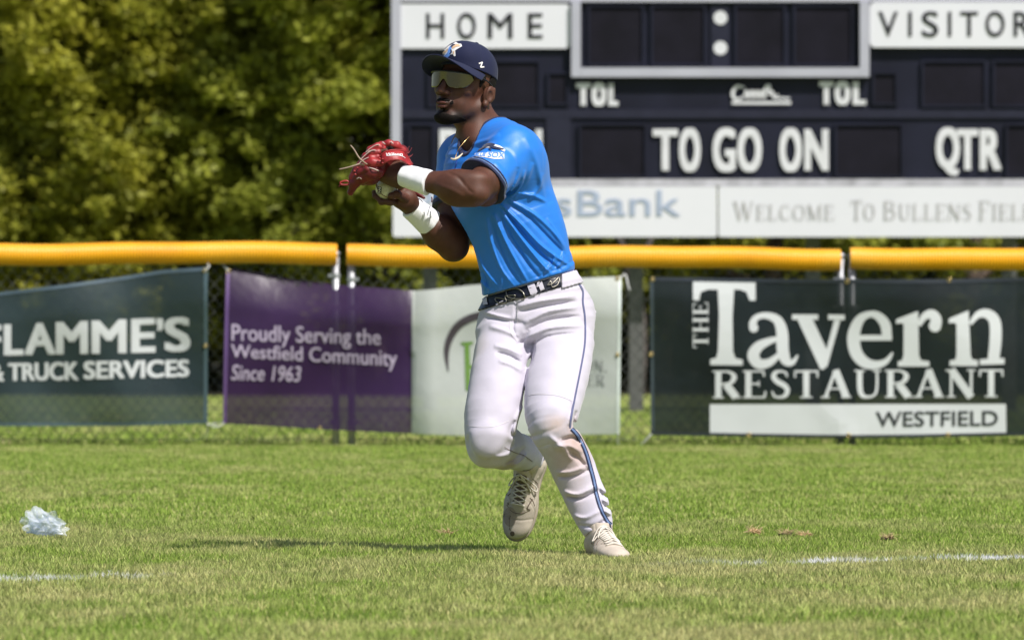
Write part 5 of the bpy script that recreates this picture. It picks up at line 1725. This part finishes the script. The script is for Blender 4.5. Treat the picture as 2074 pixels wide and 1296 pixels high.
# raised shin, going away from the camera
SHN = [PP(990, 903, .215), PP(1020, 906, .09), PP(1050, 915, -.03), PP(1078, 929, -.14)]
for a, b, ra, rb in zip(SHN[:-1], SHN[1:], (.073, .068, .056), (.068, .056, .043)):
    g.cone(a, b, ra, rb, .02)
tv.put((slice(None),)*3, g.f, .022, 'add')
g = Vol(PP(922, 1100, 0) - A((0, .44, 0)), PP(1262, 528, 0) + A((0, .34, 0)), 0.0036)
g.loft(RR, .01)
tv.put((slice(None),)*3, g.f, .012, 'add')
del g
tv.ell(PP(1116, 850, .335), (.046, .026, .050), .035)      # knee caps
tv.ell(PP(985, 893, .29), (.050, .026, .050), .035)
FT = [([(985,640),(1030,650),(1065,655)], -.004, .008), ([(1060,655),(1110,630),(1170,622)], .007, .008), ([(1060,672),(1110,648),(1178,640)], -.006, .007), ([(1056,690),(1110,664),(1182,658)], .007, .008),
      ([(1062,704),(1110,682),(1170,675)], -.005, .007), ([(1048,620),(1100,608),(1168,598)], .006, .008), ([(1045,632),(1100,620),(1170,610)], -.005, .007),
      ([(1082,690),(1078,720),(1068,745)], -.008, .006), ([(1072,668),(1060,690),(1046,700)], -.006, .006), ([(990,660),(1020,668),(1050,682)], .005, .008), ([(1000,700),(1030,706),(1058,720)], .005, .007),
      ([(1004,714),(1030,720),(1056,735)], -.005, .006), ([(1010,730),(1036,738),(1058,752)], .004, .006),
      ([(1046,600),(1044,640),(1040,668),(1052,690)], -.0035, .004), ([(978,630),(1010,640),(1035,645)], .004, .006),
      ([(1045,850),(1035,868),(1040,885)], -.005, .006), ([(1060,820),(1045,850),(1040,880)], .004, .006),
      ([(1135,890),(1160,884),(1175,896)], -.009, .008), ([(1120,905),(1150,900),(1180,915)], .007, .009), ([(1150,915),(1170,925),(1190,950)], -.006, .007), ([(1110,880),(1140,905),(1160,930)], .005, .010),
      ([(1125,955),(1155,953),(1192,940)], .005, .006), ([(1128,964),(1160,962),(1196,948)], -.006, .005), ([(1140,992),(1170,998),(1210,978)], .006, .006), ([(1146,1003),(1176,1006),(1214,988)], -.008, .005),
      ([(1160,1040),(1185,1045),(1222,1026)], .004, .006), ([(1170,1060),(1200,1062),(1230,1046)], -.004, .005),
      ([(1020,940),(1045,925),(1062,905)], -.005, .006), ([(1035,945),(1055,935),(1070,915)], .004, .006), ([(1000,925),(1030,918),(1050,900)], .003, .008),
      ([(1215,985),(1226,995)], .007, .005), ([(1218,1008),(1232,1016)], .007, .005), ([(1222,1030),(1238,1040)], .007, .005), ([(1218,996),(1230,1004)], -.007, .004), ([(1222,1020),(1236,1027)], -.007, .004),
      ([(1150,860),(1160,830),(1158,800)], .004, .007), ([(1165,870),(1160,850),(1166,830)], -.006, .005)]
for pth, h_, w_ in FT:
    tv.fold(pth, h_*1.8, w_, .18, side=.2, dmin=.0 if pth[0][1] < 800 else -.3)
X, Y, Z = tv.grid((slice(None),)*3)
tv.f += (0.0009*(np.sin(X*48+Z*21+Y*20)*np.sin(Z*37-X*22+Y*35) + .7*np.sin(X*100-Z*54+1)*np.sin(Y*70+Z*60))).astype(np.float32)
wn_ = A(P(1166, 536, 0) - P(978, 590, 0)); wup = A((-wn_[2], 0, wn_[0])); wup /= np.linalg.norm(wup)
BC = PP(1075, 572, .0)                       # middle of the waistband
tv.slab(PP(1073, 561, 0), wup, 'keep')
tr_f = tv.f.copy()
# open ends
cx1 = PP(1212, 1079, .30); a1 = PP(1212, 1079, .30) - PP(1195, 1030, .27); a1 /= np.linalg.norm(a1)
half_cut(tv, cx1 , a1, .08)
a2 = PP(1078, 929, -.14) - PP(1050, 915, -.03); a2 /= np.linalg.norm(a2); cx2 = PP(1078, 929, -.14)
half_cut(tv, cx2, a2, .08)
tr_f = tv.f.copy()
tv.cone(cx1 - a1*.03, cx1 + a1*.03, .036, .042, 0, 'cut'); tv.cone(cx2 - a2*.03, cx2 + a2*.03, .034, .040, 0, 'cut')
trousers = tv.mesh('trousers', M_TROUS, body, 1)
tb = bvh_of(trousers)
# belt: a slab of the waistband, just outside it
belt_c = PP(1062, 591, 0)
v = tv.copy(); v.f = (tr_f - .0045).astype(np.float32)
X, Y, Z = v.grid((slice(None),)*3)
a = (X-belt_c[0])*wup[0] + (Z-belt_c[2])*wup[2]
v.f = np.maximum.reduce([v.f, (np.abs(a + 0*Y)-.0185).astype(np.float32), (-(tr_f+.004)).astype(np.float32)])
belt = v.mesh('belt', M_BELT, trousers, 0)
bb = bvh_of(belt)
for (x0, y0, x1, y1, w) in ((982, 594, 985, 618, 9), (1072, 568, 1086, 606, 15), (1090, 563, 1103, 600, 9)):
    ribbon('belt_loop', bb, [(x0, y0), ((x0+x1)/2, (y0+y1)/2), (x1, y1)], w, M_TROUS, trousers, lift=.0045)
v = tv.copy(); X, Y, Z = v.grid((slice(None),)*3)
v.f = np.maximum.reduce([(tr_f - .0085).astype(np.float32), (np.abs((X-belt_c[0])*wup[0] + (Z-belt_c[2])*wup[2] + .001 + 0*Y)-.0230).astype(np.float32), (-(tr_f+.002)).astype(np.float32), (P(1137, 560, .1).x - X + 0*Y + 0*Z).astype(np.float32)])
v.mesh('belt_tunnel', M_TROUS, trousers, 1)
def outline(name, pts, r, mat, parent, bvh, lift=.003, close=True):
    q = [onto(bvh, a, b, lift) for a, b in pts]
    if close: q.append(q[0])
    m = MB(); m.tube(catmull(q, 3), r, 6, cap=not close); return m.build(name, mat, parent, True)
outline('buckle', [(1026,590),(1046,585),(1058,591),(1062,598),(1056,606),(1036,613),(1030,602)], .0022, M_METAL, belt, bb, .004)
outline('buckle', [(1004,592),(1022,588),(1024,600),(1026,611),(1010,614),(1005,603)], .0018, M_METAL, belt, bb, .003)
outline('buckle', [(1112,560),(1128,553),(1131,563),(1129,576),(1118,582),(1115,570)], .0020, M_METAL, belt, bb, .004)
# piping down the leg and thin seams
side = [(1172, 575), (1180, 590), (1180, 612), (1184, 640), (1185, 675), (1183, 705), (1176, 745), (1168, 785), (1160, 825), (1156, 848), (1154, 866)]
ribbon('piping', tb, side, 3.4, M_PIPEG, trousers, .0016)
side2 = [(1157, 868), (1172, 885), (1186, 915), (1195, 945), (1203, 975), (1209, 1005), (1218, 1032), (1230, 1055), (1237, 1062)]
ribbon('piping', tb, side2, 8, M_NAVY, trousers, .0016, dref=.3); ribbon('piping', tb, side2, 3.4, M_PIPE, trousers, .0024, dref=.3)
ribbon('piping', tb, [(1021, 905), (1040, 915), (1060, 922), (1078, 934)], 1.5, M_SEAMD, trousers, .0014)
for s_ in ([(941, 858), (965, 864), (1000, 863), (1030, 852)], [(1063, 802), (1090, 798), (1130, 801), (1160, 812)], [(1033, 650), (1034, 672), (1046, 690)], [(1050, 612), (1048, 640), (1049, 655)]):
    ribbon('seam', tb, s_, 1.6, M_SEAM, trousers, .0012)
cord('pocket_flap', [P(1190, 628, -.05), P(1203, 629, -.06), P(1207, 634, -.06)], [.004, .004, .002], M_TROUS, trousers)

# --- wristbands
def wristband(a, b, ra, rb, extra=None):
    a, b = A(a), A(b); n = (b-a)/np.linalg.norm(b-a)
    v = Vol(np.minimum(a, b)-.08, np.maximum(a, b)+.08, .0022)
    v.cone(a - n*.01, b + n*.01, ra, rb, 0)
    v.slab(b, n, 'keep', .006); v.slab(a, -n, 'keep', .006)
    X, Y, Z = v.grid((slice(None),)*3)
    v.f += (0.0008*np.sin(X*130+Z*60)*np.sin(Y*90+Z*110)).astype(np.float32)
    return v.mesh('wristband', M_WRIST, body, 1)
uN = (WR_N-EL_N)/np.linalg.norm(WR_N-EL_N)
wristband(PP(870, 371, .293), PP(816, 355, .243), .0435, .036)
wristband(PP(871, 452, .01), PP(832, 419, .055), .0465, .038)

def chain(pts, rs):
    return [(pts[i], pts[i+1], rs[i], rs[i+1]) for i in range(len(pts)-1)]
# --- shoes
def shoe(M, O, name, worn):
    """foot frame: x across, y towards the toe, z up"""
    M = A(M); O = A(O)
    v = Vol((-.075, -.12, -.012), (.075, .235, .15), .0022)
    v.ell((0, -.052, .046), (.034, .040, .048), .02)
    v.cone((0, -.045, .045), (.002, .09, .036), .040, .036, .03)
    v.ell((.004, .095, .034), (.049, .062, .034), .025)
    v.ell((.0, .150, .027), (.045, .060, .029), .02)
    v.cone((0, -.030, .070), (0, -.036, .112), .040, .041, .02)
    v.cone((0, .01, .080), (0, .085, .052), .030, .024, .025)
    if worn: v.cone((0, .015, .098), (0, -.002, .128), .018, .016, .012)      # tongue
    v.slab((0, 0, .010), (0, 0, -1), 'keep', .006)
    # overlays: toe cap step, eyestay grooves
    X, Y, Z = v.grid((slice(None),)*3)
    v.f += (0.0014*np.exp(-((Y-.150+.3*X*X*30)/.003)**2)*(Z > .015)).astype(np.float32)
    v.f += (0.0016*np.exp(-((np.abs(X)-.024)/.0022)**2)*((Y > -.01) & (Y < .11))*(Z > .04)).astype(np.float32)
    for k in range(3):
        v.f += (0.0012*np.exp(-((Y-.02-.030*k-(.075-Z)*.7)/.0024)**2)*(np.abs(X) > .026)*(Z > .02)*(Z < .07)).astype(np.float32)
    v.cone((0, -.032, .085), (0, -.040, .17), .030, .035, .004, 'cut')
    up = v.mesh('shoe', M_TAN, body, 1, (M, O))
    v = Vol((-.075, -.12, -.03), (.075, .235, .05), .0026)
    v.ell((0, -.05, .012), (.037, .046, .03), .02); v.cone((0, -.04, .008), (.003, .10, .008), .037, .040, .02)
    v.ell((.004, .105, .010), (.051, .070, .03), .02); v.ell((0, .150, .012), (.047, .066, .03), .02)
    v.slab((0, 0, .017), (0, 0, 1), 'keep', .003); v.slab((0, 0, 0), (0, 0, -1), 'keep', .003)
    v.mesh('sole', M_SOLE, up, 0, (M, O))
    m = MB()
    for sx in (-1, 1):
        for y in (-.06, -.02, .06, .10, .15):
            c = A((sx*.026, y, -.006)); m.tube([O + M @ (c+A((0, 0, .008))), O + M @ (c-A((0, 0, .008)))], [.007, .004], 6)
    m.build('stud', M_SOLE, up)
    tongue = MB()
    # laces: crossing bars, laid on the surface in the foot frame
    ub = bvh_of(up)
    def on(x, y, lift=.002):
        o = O + M @ A((x, y, .20)); dr = -(M @ A((0, 0, 1)))
        h = ub.ray_cast(Vector(o), Vector(dr), .3)
        p = h[0] if h[0] is not None else Vector(O + M @ A((x, y, .06)))
        return A(p) - A(dr)*lift
    # dark tongue panel between the eyestays
    V = []; F = []
    for j in range(15):
        y = .008 + .092*j/14; w = .017
        for i in range(7):
            V.append(on(-w + 2*w*i/6, y, .0012))
    for j in range(14):
        for i in range(6):
            q = j*7+i; F.append((q, q+1, q+8, q+7))
    mesh_np('tongue', V, F, M_TAND, up)
    ys = [.014 + .0175*i for i in range(6)] if worn else [.012 + .0155*i for i in range(9)]; lw = .021 if worn else .027
    for i, y in enumerate(ys):
        y2 = ys[i+1] if i+1 < len(ys) else y
        for sx in (-1, 1):
            pts = [on(sx*lw, y, .003), on(sx*.008, y + (y2-y)*.35, .0045 + .001*sx), on(-sx*.008, y+(y2-y)*.65, .0045 + .001*sx), on(-sx*lw, y2, .003)]
            cord('lace', pts, .0026, M_LACE, up, 6, 3)
    for sx in (-1, 1):      # bow loops and ends
        cord('lace', [on(0, .010, .006), on(sx*.020, .018, .010), on(sx*.040, .030, .010), on(sx*.044, .044, .006), on(sx*.030, .040, .006), on(0, .012, .006)], .0022, M_LACE, up, 6, 4)
        cord('lace', [on(0, .010, .006), on(sx*.018, .030, .008), on(sx*.030, .052, .004)], .0022, M_LACE, up, 6, 4)
    for sx in (-1, 1):      # stitched overlays along the sides
        for k in range(3):
            cord('overlay_edge', [on(sx*.030, .010 + .030*k, .0006), on(sx*.038, .016 + .030*k, .0006), on(sx*.044, .030 + .030*k, .0006)], .0014, M_TAND, up, 5, 3)
    cord('overlay_edge', [on(-.036, .108, .0006), on(-.018, .124, .0006), on(0, .129, .0006), on(.018, .124, .0006), on(.036, .108, .0006)], .0013, M_TAND, up, 5, 4)
    return up
def frame3(F_, U_):
    F_ = A(F_)/np.linalg.norm(F_); U_ = A(U_) - F_*(A(U_) @ F_); U_ /= np.linalg.norm(U_)
    return np.stack([np.cross(F_, U_), F_, U_], 1)
# planted foot: pointing at the camera, turned to the right
Mp = frame3((.28, -1, -.06), (0.0, 0.06, 1))
shoe(Mp*A((1.02, 1, .84)), PP(1219, 1131, .33) + A((0, 0, 0.004)), 'shoe', 0)
# raised foot: toe pointing down, laces towards the camera
Ft = PP(1042, 1090, -.16) - PP(1092, 892, -.20)
Mr = frame3(Ft, (-.25, -1, .12))
Fn = A(Ft)/np.linalg.norm(Ft)
O_r = PP(1040, 1088, -.16) - Fn*.205 - Mr[:, 2]*.03
rs = shoe(Mr*A((1.1, 1, 1.05)), O_r, 'shoe', 1)
cvv = Vol(PP(1050, 985, 0)-A((0,.05,0)), PP(1120, 865, 0)+A((0,.27,0)), .0022)
for a_, b_, ra_, rb_ in chain([PP(1066, 888, -.13), PP(1086, 891, -.155), PP(1096, 912, -.165), PP(1093, 940, -.16), PP(1080, 962, -.14), PP(1066, 975, -.125)], [.010, .013, .016, .018, .017, .014]): cvv.cone(a_, b_, ra_, rb_, .01)
cvv.mesh('heel_collar', M_TANL, rs, 1)
rsb = bvh_of(rs)
decal('toe_patch', rsb, lambda p: p.disc(1033, 1046, 13, 20, 20), M_TAND2, rs, .0012, dref=-.1)
decal('toe_mark', rsb, lambda p: (p.disc(1038, 1080, 4.5, 16, 5),), M_TAND, rs, .0016, dref=-.1)
for pth_ in ([(1022, 990), (1028, 1012), (1030, 1022)], [(1078, 1010), (1068, 1028), (1074, 1032)], [(1022, 1040), (1016, 1060), (1022, 1080)]): ribbon('stitching', rsb, pth_, 2.2, M_TAND, rs, .0012, dref=-.1)
ribbon('stripe', rsb, [(1024, 1000), (1032, 1016)], 7, M_TANL, rs, .0016, dref=-.1)
# socks
cord('sock', [PP(1205, 1060, .29), PP(1217, 1092, .315)], [.031, .034], M_NAVY, body, 16, 3)
cord('sock', [PP(1062, 920, -.08), PP(1084, 932, -.17), tuple(O_r + Mr @ A((0, -.035, .095)))], [.034, .036, .033], M_NAVY, body, 16, 4)
cord('stirrup', [PP(1235, 1060, .32), PP(1238, 1072, .33), PP(1241, 1081, .335)], [.003, .002, .001], M_NAVY, trousers)

# ------------------------------------------------------------------ the ball
bm = bmesh.new(); bmesh.ops.create_uvsphere(bm, u_segments=40, v_segments=24, radius=BR-.0006)
for vv in bm.verts: vv.co += Vector(BALL)
me = bpy.data.meshes.new('cover'); bm.to_mesh(me); bm.free(); me.materials.append(M_BALL); me.polygons.foreach_set('use_smooth', [True]*len(me.polygons))
ball = thing('baseball', BALL, 'pale baseball held in the throwing hand under the red glove', 'baseball')
o = bpy.data.objects.new('cover', me); COL.objects.link(o); attach(o, ball)
BRt = np.array(Matrix.Rotation(math.radians(25), 3, 'X') @ Matrix.Rotation(math.radians(-35), 3, 'Z'))
def seam_pt(t, k=1.004):
    a = .44
    x = math.cos(t)*(1) - a*math.cos(3*t)*.55; y = math.sin(t) + a*math.sin(3*t)*.55; z = 2*math.sqrt(a*.55*1.0)*math.sin(2*t)*.62
    q = A((x, y, z)); q /= np.linalg.norm(q)
    return BALL + BRt @ q * (BR*k)
m = MB(); m.tube([seam_pt(2*math.pi*i/90) for i in range(91)], .0009, 5, cap=False); m.build('seam', M_BSTITCH, ball, True)
m = MB()
for i in range(72):
    t0 = 2*math.pi*i/72
    p0, p1 = seam_pt(t0), seam_pt(t0+.06); tg = p1-p0; tg /= np.linalg.norm(tg); nn = (p0-BALL)/np.linalg.norm(p0-BALL); sd = np.cross(tg, nn)
    for sx in (-1, 1):
        m.tube([p0, p0 + sd*sx*.0032 + tg*.0016 - nn*.0002], .0005, 4)
m.build('stitches', M_BSTITCH, ball)['kind'] = 'stuff'
bbv = BVHTree.FromPolygons([tuple(vv.co) for vv in me.vertices], [tuple(p.vertices) for p in me.polygons])
kb = 200/1728.0
def Q4(pts): return [(680 + a*kb, 270 + b*kb) for a, b in pts]
M_INK = plain('ball_ink', (0.02, 0.03, 0.025), .5)
decal('printed_mark', bbv, lambda p: p.poly(Q4([(735,925),(805,945),(800,1070),(735,1050)])), M_INK, ball, .0006, dref=.16)
decal('printed_mark', bbv, lambda p: (p.stroke(Q4([(752,950),(790,960),(758,990),(790,1005)]), [1.4]*4), p.stroke(Q4([(752,1045),(765,1020),(782,1052)]), [1.3]*3)), M_DW, ball, .0012, dref=.16)

# ------------------------------------------------------------------ the glove
GC = PP(770, 335, .24)
glove = thing('baseball_glove', GC, 'red leather fielding glove on the left hand, held over the ball', 'baseball glove')
def gsec(c, w, dr, d): pass
def G3(a, b, d): return PP(680 + a*kb, 270 + b*kb, d)      # zoomed pixels of the glove study
def gvol(h=.0022): return Vol(G3(0, 1296, 0) - A((0, .36, 0)), G3(1728, 60, 0) + A((0, .0, 0)), h)
def piece(name, cones, mat, k=.008, cuts=(), parent=glove, off=0, mode='add'):
    v = gvol()
    for (a, b, ra, rb) in cones: v.cone(a, b, ra, rb, k)
    for (a, b, ra, rb) in cuts: v.cone(a, b, ra, rb, .004, 'cut')
    X, Y, Z = v.grid((slice(None),)*3)
    v.f += (0.0007*np.sin(X*190+Z*90)*np.sin(Z*170-Y*120)).astype(np.float32)
    return v.mesh(name, mat, parent, 1)
def chain(pts, rs):
    return [(pts[i], pts[i+1], rs[i], rs[i+1]) for i in range(len(pts)-1)]
# shell of the back of the hand with an opening for the wrist
piece('palm_shell', chain([G3(1150,330,.19), G3(980,360,.20), G3(800,470,.215), G3(640,600,.22), G3(500,700,.215)], [.024, .031, .034, .033, .028])
      + chain([G3(760,620,.23), G3(620,740,.22), G3(480,800,.20)], [.026, .029, .022]), M_LEATHD, .012)
# four finger stalls, fanned from the hand up and to the left
ST = [([(1180,300,.215),(1060,215,.225),(930,185,.225),(800,215,.22),(700,300,.21)], [.011,.0125,.0125,.0120,.010]),
      ([(830,260,.235),(730,245,.235),(620,300,.225),(540,400,.215)], [.010,.0135,.0135,.010]),
      ([(740,330,.245),(640,345,.245),(530,420,.23),(440,520,.215)], [.012,.0140,.0135,.010]),
      ([(720,420,.25),(620,450,.25),(500,520,.235),(400,600,.22)], [.012,.0140,.0135,.010])]
for pts, rs in ST:
    piece('finger_stall', chain([G3(*p) for p in pts], rs), M_LEATHER)
# little-finger and heel side, thumb
piece('finger_stall', chain([G3(770,520,.265), G3(650,520,.262), G3(540,560,.25), G3(430,640,.235)], [.013,.016,.014,.010]), M_LEATHER)
piece('thumb_stall', chain([G3(760,690,.255), G3(620,700,.25), G3(470,760,.235), G3(330,880,.22), G3(255,1040,.21)], [.017,.023,.021,.0150,.0105]), M_LEATHD)
piece('thumb_stall', chain([G3(700,620,.262), G3(560,640,.258), G3(430,690,.245), G3(340,790,.232)], [.012,.014,.013,.009]), M_LEATHD)
# web between thumb and fingers
piece('web', chain([G3(420,560,.22), G3(360,650,.215), G3(300,760,.21), G3(250,850,.21)], [.012,.013,.011,.007]), M_LEATHD)
# wrist strap: a broad curved band with the maker's name
V = []; F = []
top = [(770,450),(800,380),(860,330),(960,300),(1080,290),(1180,305),(1230,360),(1280,440),(1345,555)]
bot = [(815,560),(860,515),(930,480),(1010,462),(1090,460),(1160,475),(1210,505),(1250,530),(1310,562)]
dt = [.262,.270,.272,.270,.262,.250,.238,.232,.235]; db = [.282,.292,.296,.296,.292,.284,.275,.268,.262]
tc = catmull([(*p, d) for p, d in zip(top, dt)], 4); bc = catmull([(*p, d) for p, d in zip(bot, db)], 4)
n = len(tc); m_ = 8
for j in range(m_+1):
    f = j/m_
    for i in range(n):
        q = tc[i]*(1-f) + bc[i]*f
        V.append(G3(q[0], q[1], q[2] + .006*math.sin(math.pi*f)))
for j in range(m_):
    for i in range(n-1):
        a = j*n+i; F.append((a, a+n, a+n+1, a+1))
strap = mesh_np('wrist_strap', V, F, M_LEATHER, glove)
md = strap.modifiers.new('thickness', 'SOLIDIFY'); md.thickness = .005; md.offset = -1
stb = bvh_of(strap)
for cc, rr in ((bc, .0028), (tc, .0022)):
    cord('edge_binding', [G3(q[0], q[1], q[2]+.002) for q in cc], rr, M_LEATHER, strap, 6, 1)
decal('lettering', stb, lambda p: p.word('Wilson', (*Q4([(885,392),(1180,398),(1150,342),(880,352)]),), .02, .3), M_DW, strap, .0014, dref=.27)
decal('lettering', stb, lambda p: p.stroke(Q4([(890,398),(1060,388),(1150,402),(1215,440)]), [1.2,1.4,1.2,.6]), M_DW, strap, .0016, dref=.27)
piece('lining', chain([G3(720,390,.225), G3(820,300,.225), G3(960,265,.225), G3(1090,270,.22)], [.008,.012,.012,.008]), M_LINING)
piece('finger', chain([G3(790,318,.243), G3(880,300,.243)], [.007,.0065]), M_SKIN, .004)
# welts between the stalls, knots and lacing
for pts in ([(520,340),(600,270),(690,215),(760,200)], [(430,470),(520,380),(620,310),(700,300)], [(380,560),(480,470),(590,420),(650,405)], [(560,330),(600,310),(640,300),(680,295)]):
    cord('welt', [G3(x, y, .262) for x, y in pts], .0016, M_GWELT, glove)
for (a, b) in (((700,195),(770,215)), ((820,155),(860,195)), ((970,145),(1000,190)), ((655,420),(700,300))):
    cord('lace', [G3(*a, .240), G3((a[0]+b[0])/2, (a[1]+b[1])/2, .250), G3(*b, .245)], .0020, M_GWELT, glove)
cord('lace', [G3(570,600,.268), G3(660,625,.280), G3(755,660,.274)], .0022, M_GWELT, glove)
cord('lace', [G3(370,800,.252), G3(410,780,.258), G3(450,800,.256), G3(510,840,.245)], .0018, M_GWELT, glove)
cord('lace', [G3(545,545,.282), G3(480,500,.295), G3(400,420,.300), G3(340,320,.300), G3(300,260,.298), G3(258,215,.295)], [.0026,.0030,.0026,.0026,.0024,.0022], M_GLACE, glove)
cord('lace', [G3(500,560,.282), G3(420,540,.292), G3(320,570,.298), G3(200,605,.298), G3(60,635,.295)], [.0026,.0028,.0026,.0026,.0024], M_GLACE, glove)
cord('lace', [G3(1050,150,.20), G3(1130,200,.20), G3(1195,280,.205)], .0024, M_GWELT, glove)
cord('lace', [G3(250,880,.212), G3(190,835,.212), G3(90,860,.212), G3(100,900,.212), G3(200,905,.212), G3(250,880,.212)], .0036, M_LEATHER, glove)
cord('lace', [G3(100,890,.212), G3(70,910,.212), G3(55,940,.21)], .002, M_LEATHD, glove)
rg = np.random.default_rng(5)
for k in range(5):      # loose thong ends at the heel
    x0, y0 = 1215 + rg.uniform(-10, 60), 290 + rg.uniform(-20, 160)
    dx, dy = rg.uniform(40, 130), rg.uniform(-120, 130)
    cord('lace', [G3(x0, y0, .205), G3(x0+dx*.5, y0+dy*.3+10, .20), G3(x0+dx, y0+dy, .195)], [.0022, .0016, .001], M_LEATHD, glove)
for (a, b) in ((770,440),(820,450),(820,520),(640,600),(380,600),(330,660),(345,720)):
    cord('knot', [G3(a-14, b-8, .282 if a > 700 else .252), G3(a, b+4, .287 if a > 700 else .257), G3(a+12, b+12, .282 if a > 700 else .250)], [.002, .0036, .002], M_LEATHER, glove)
cord('lace', [P(836, 388, .05), P(848, 394, .06), P(860, 402, .07)], [.008, .009, .004], M_LEATHD, glove)
cord('lace', [P(874, 399, .10), P(875, 404, .10), P(874, 410, .10)], .002, M_LEATHD, glove)
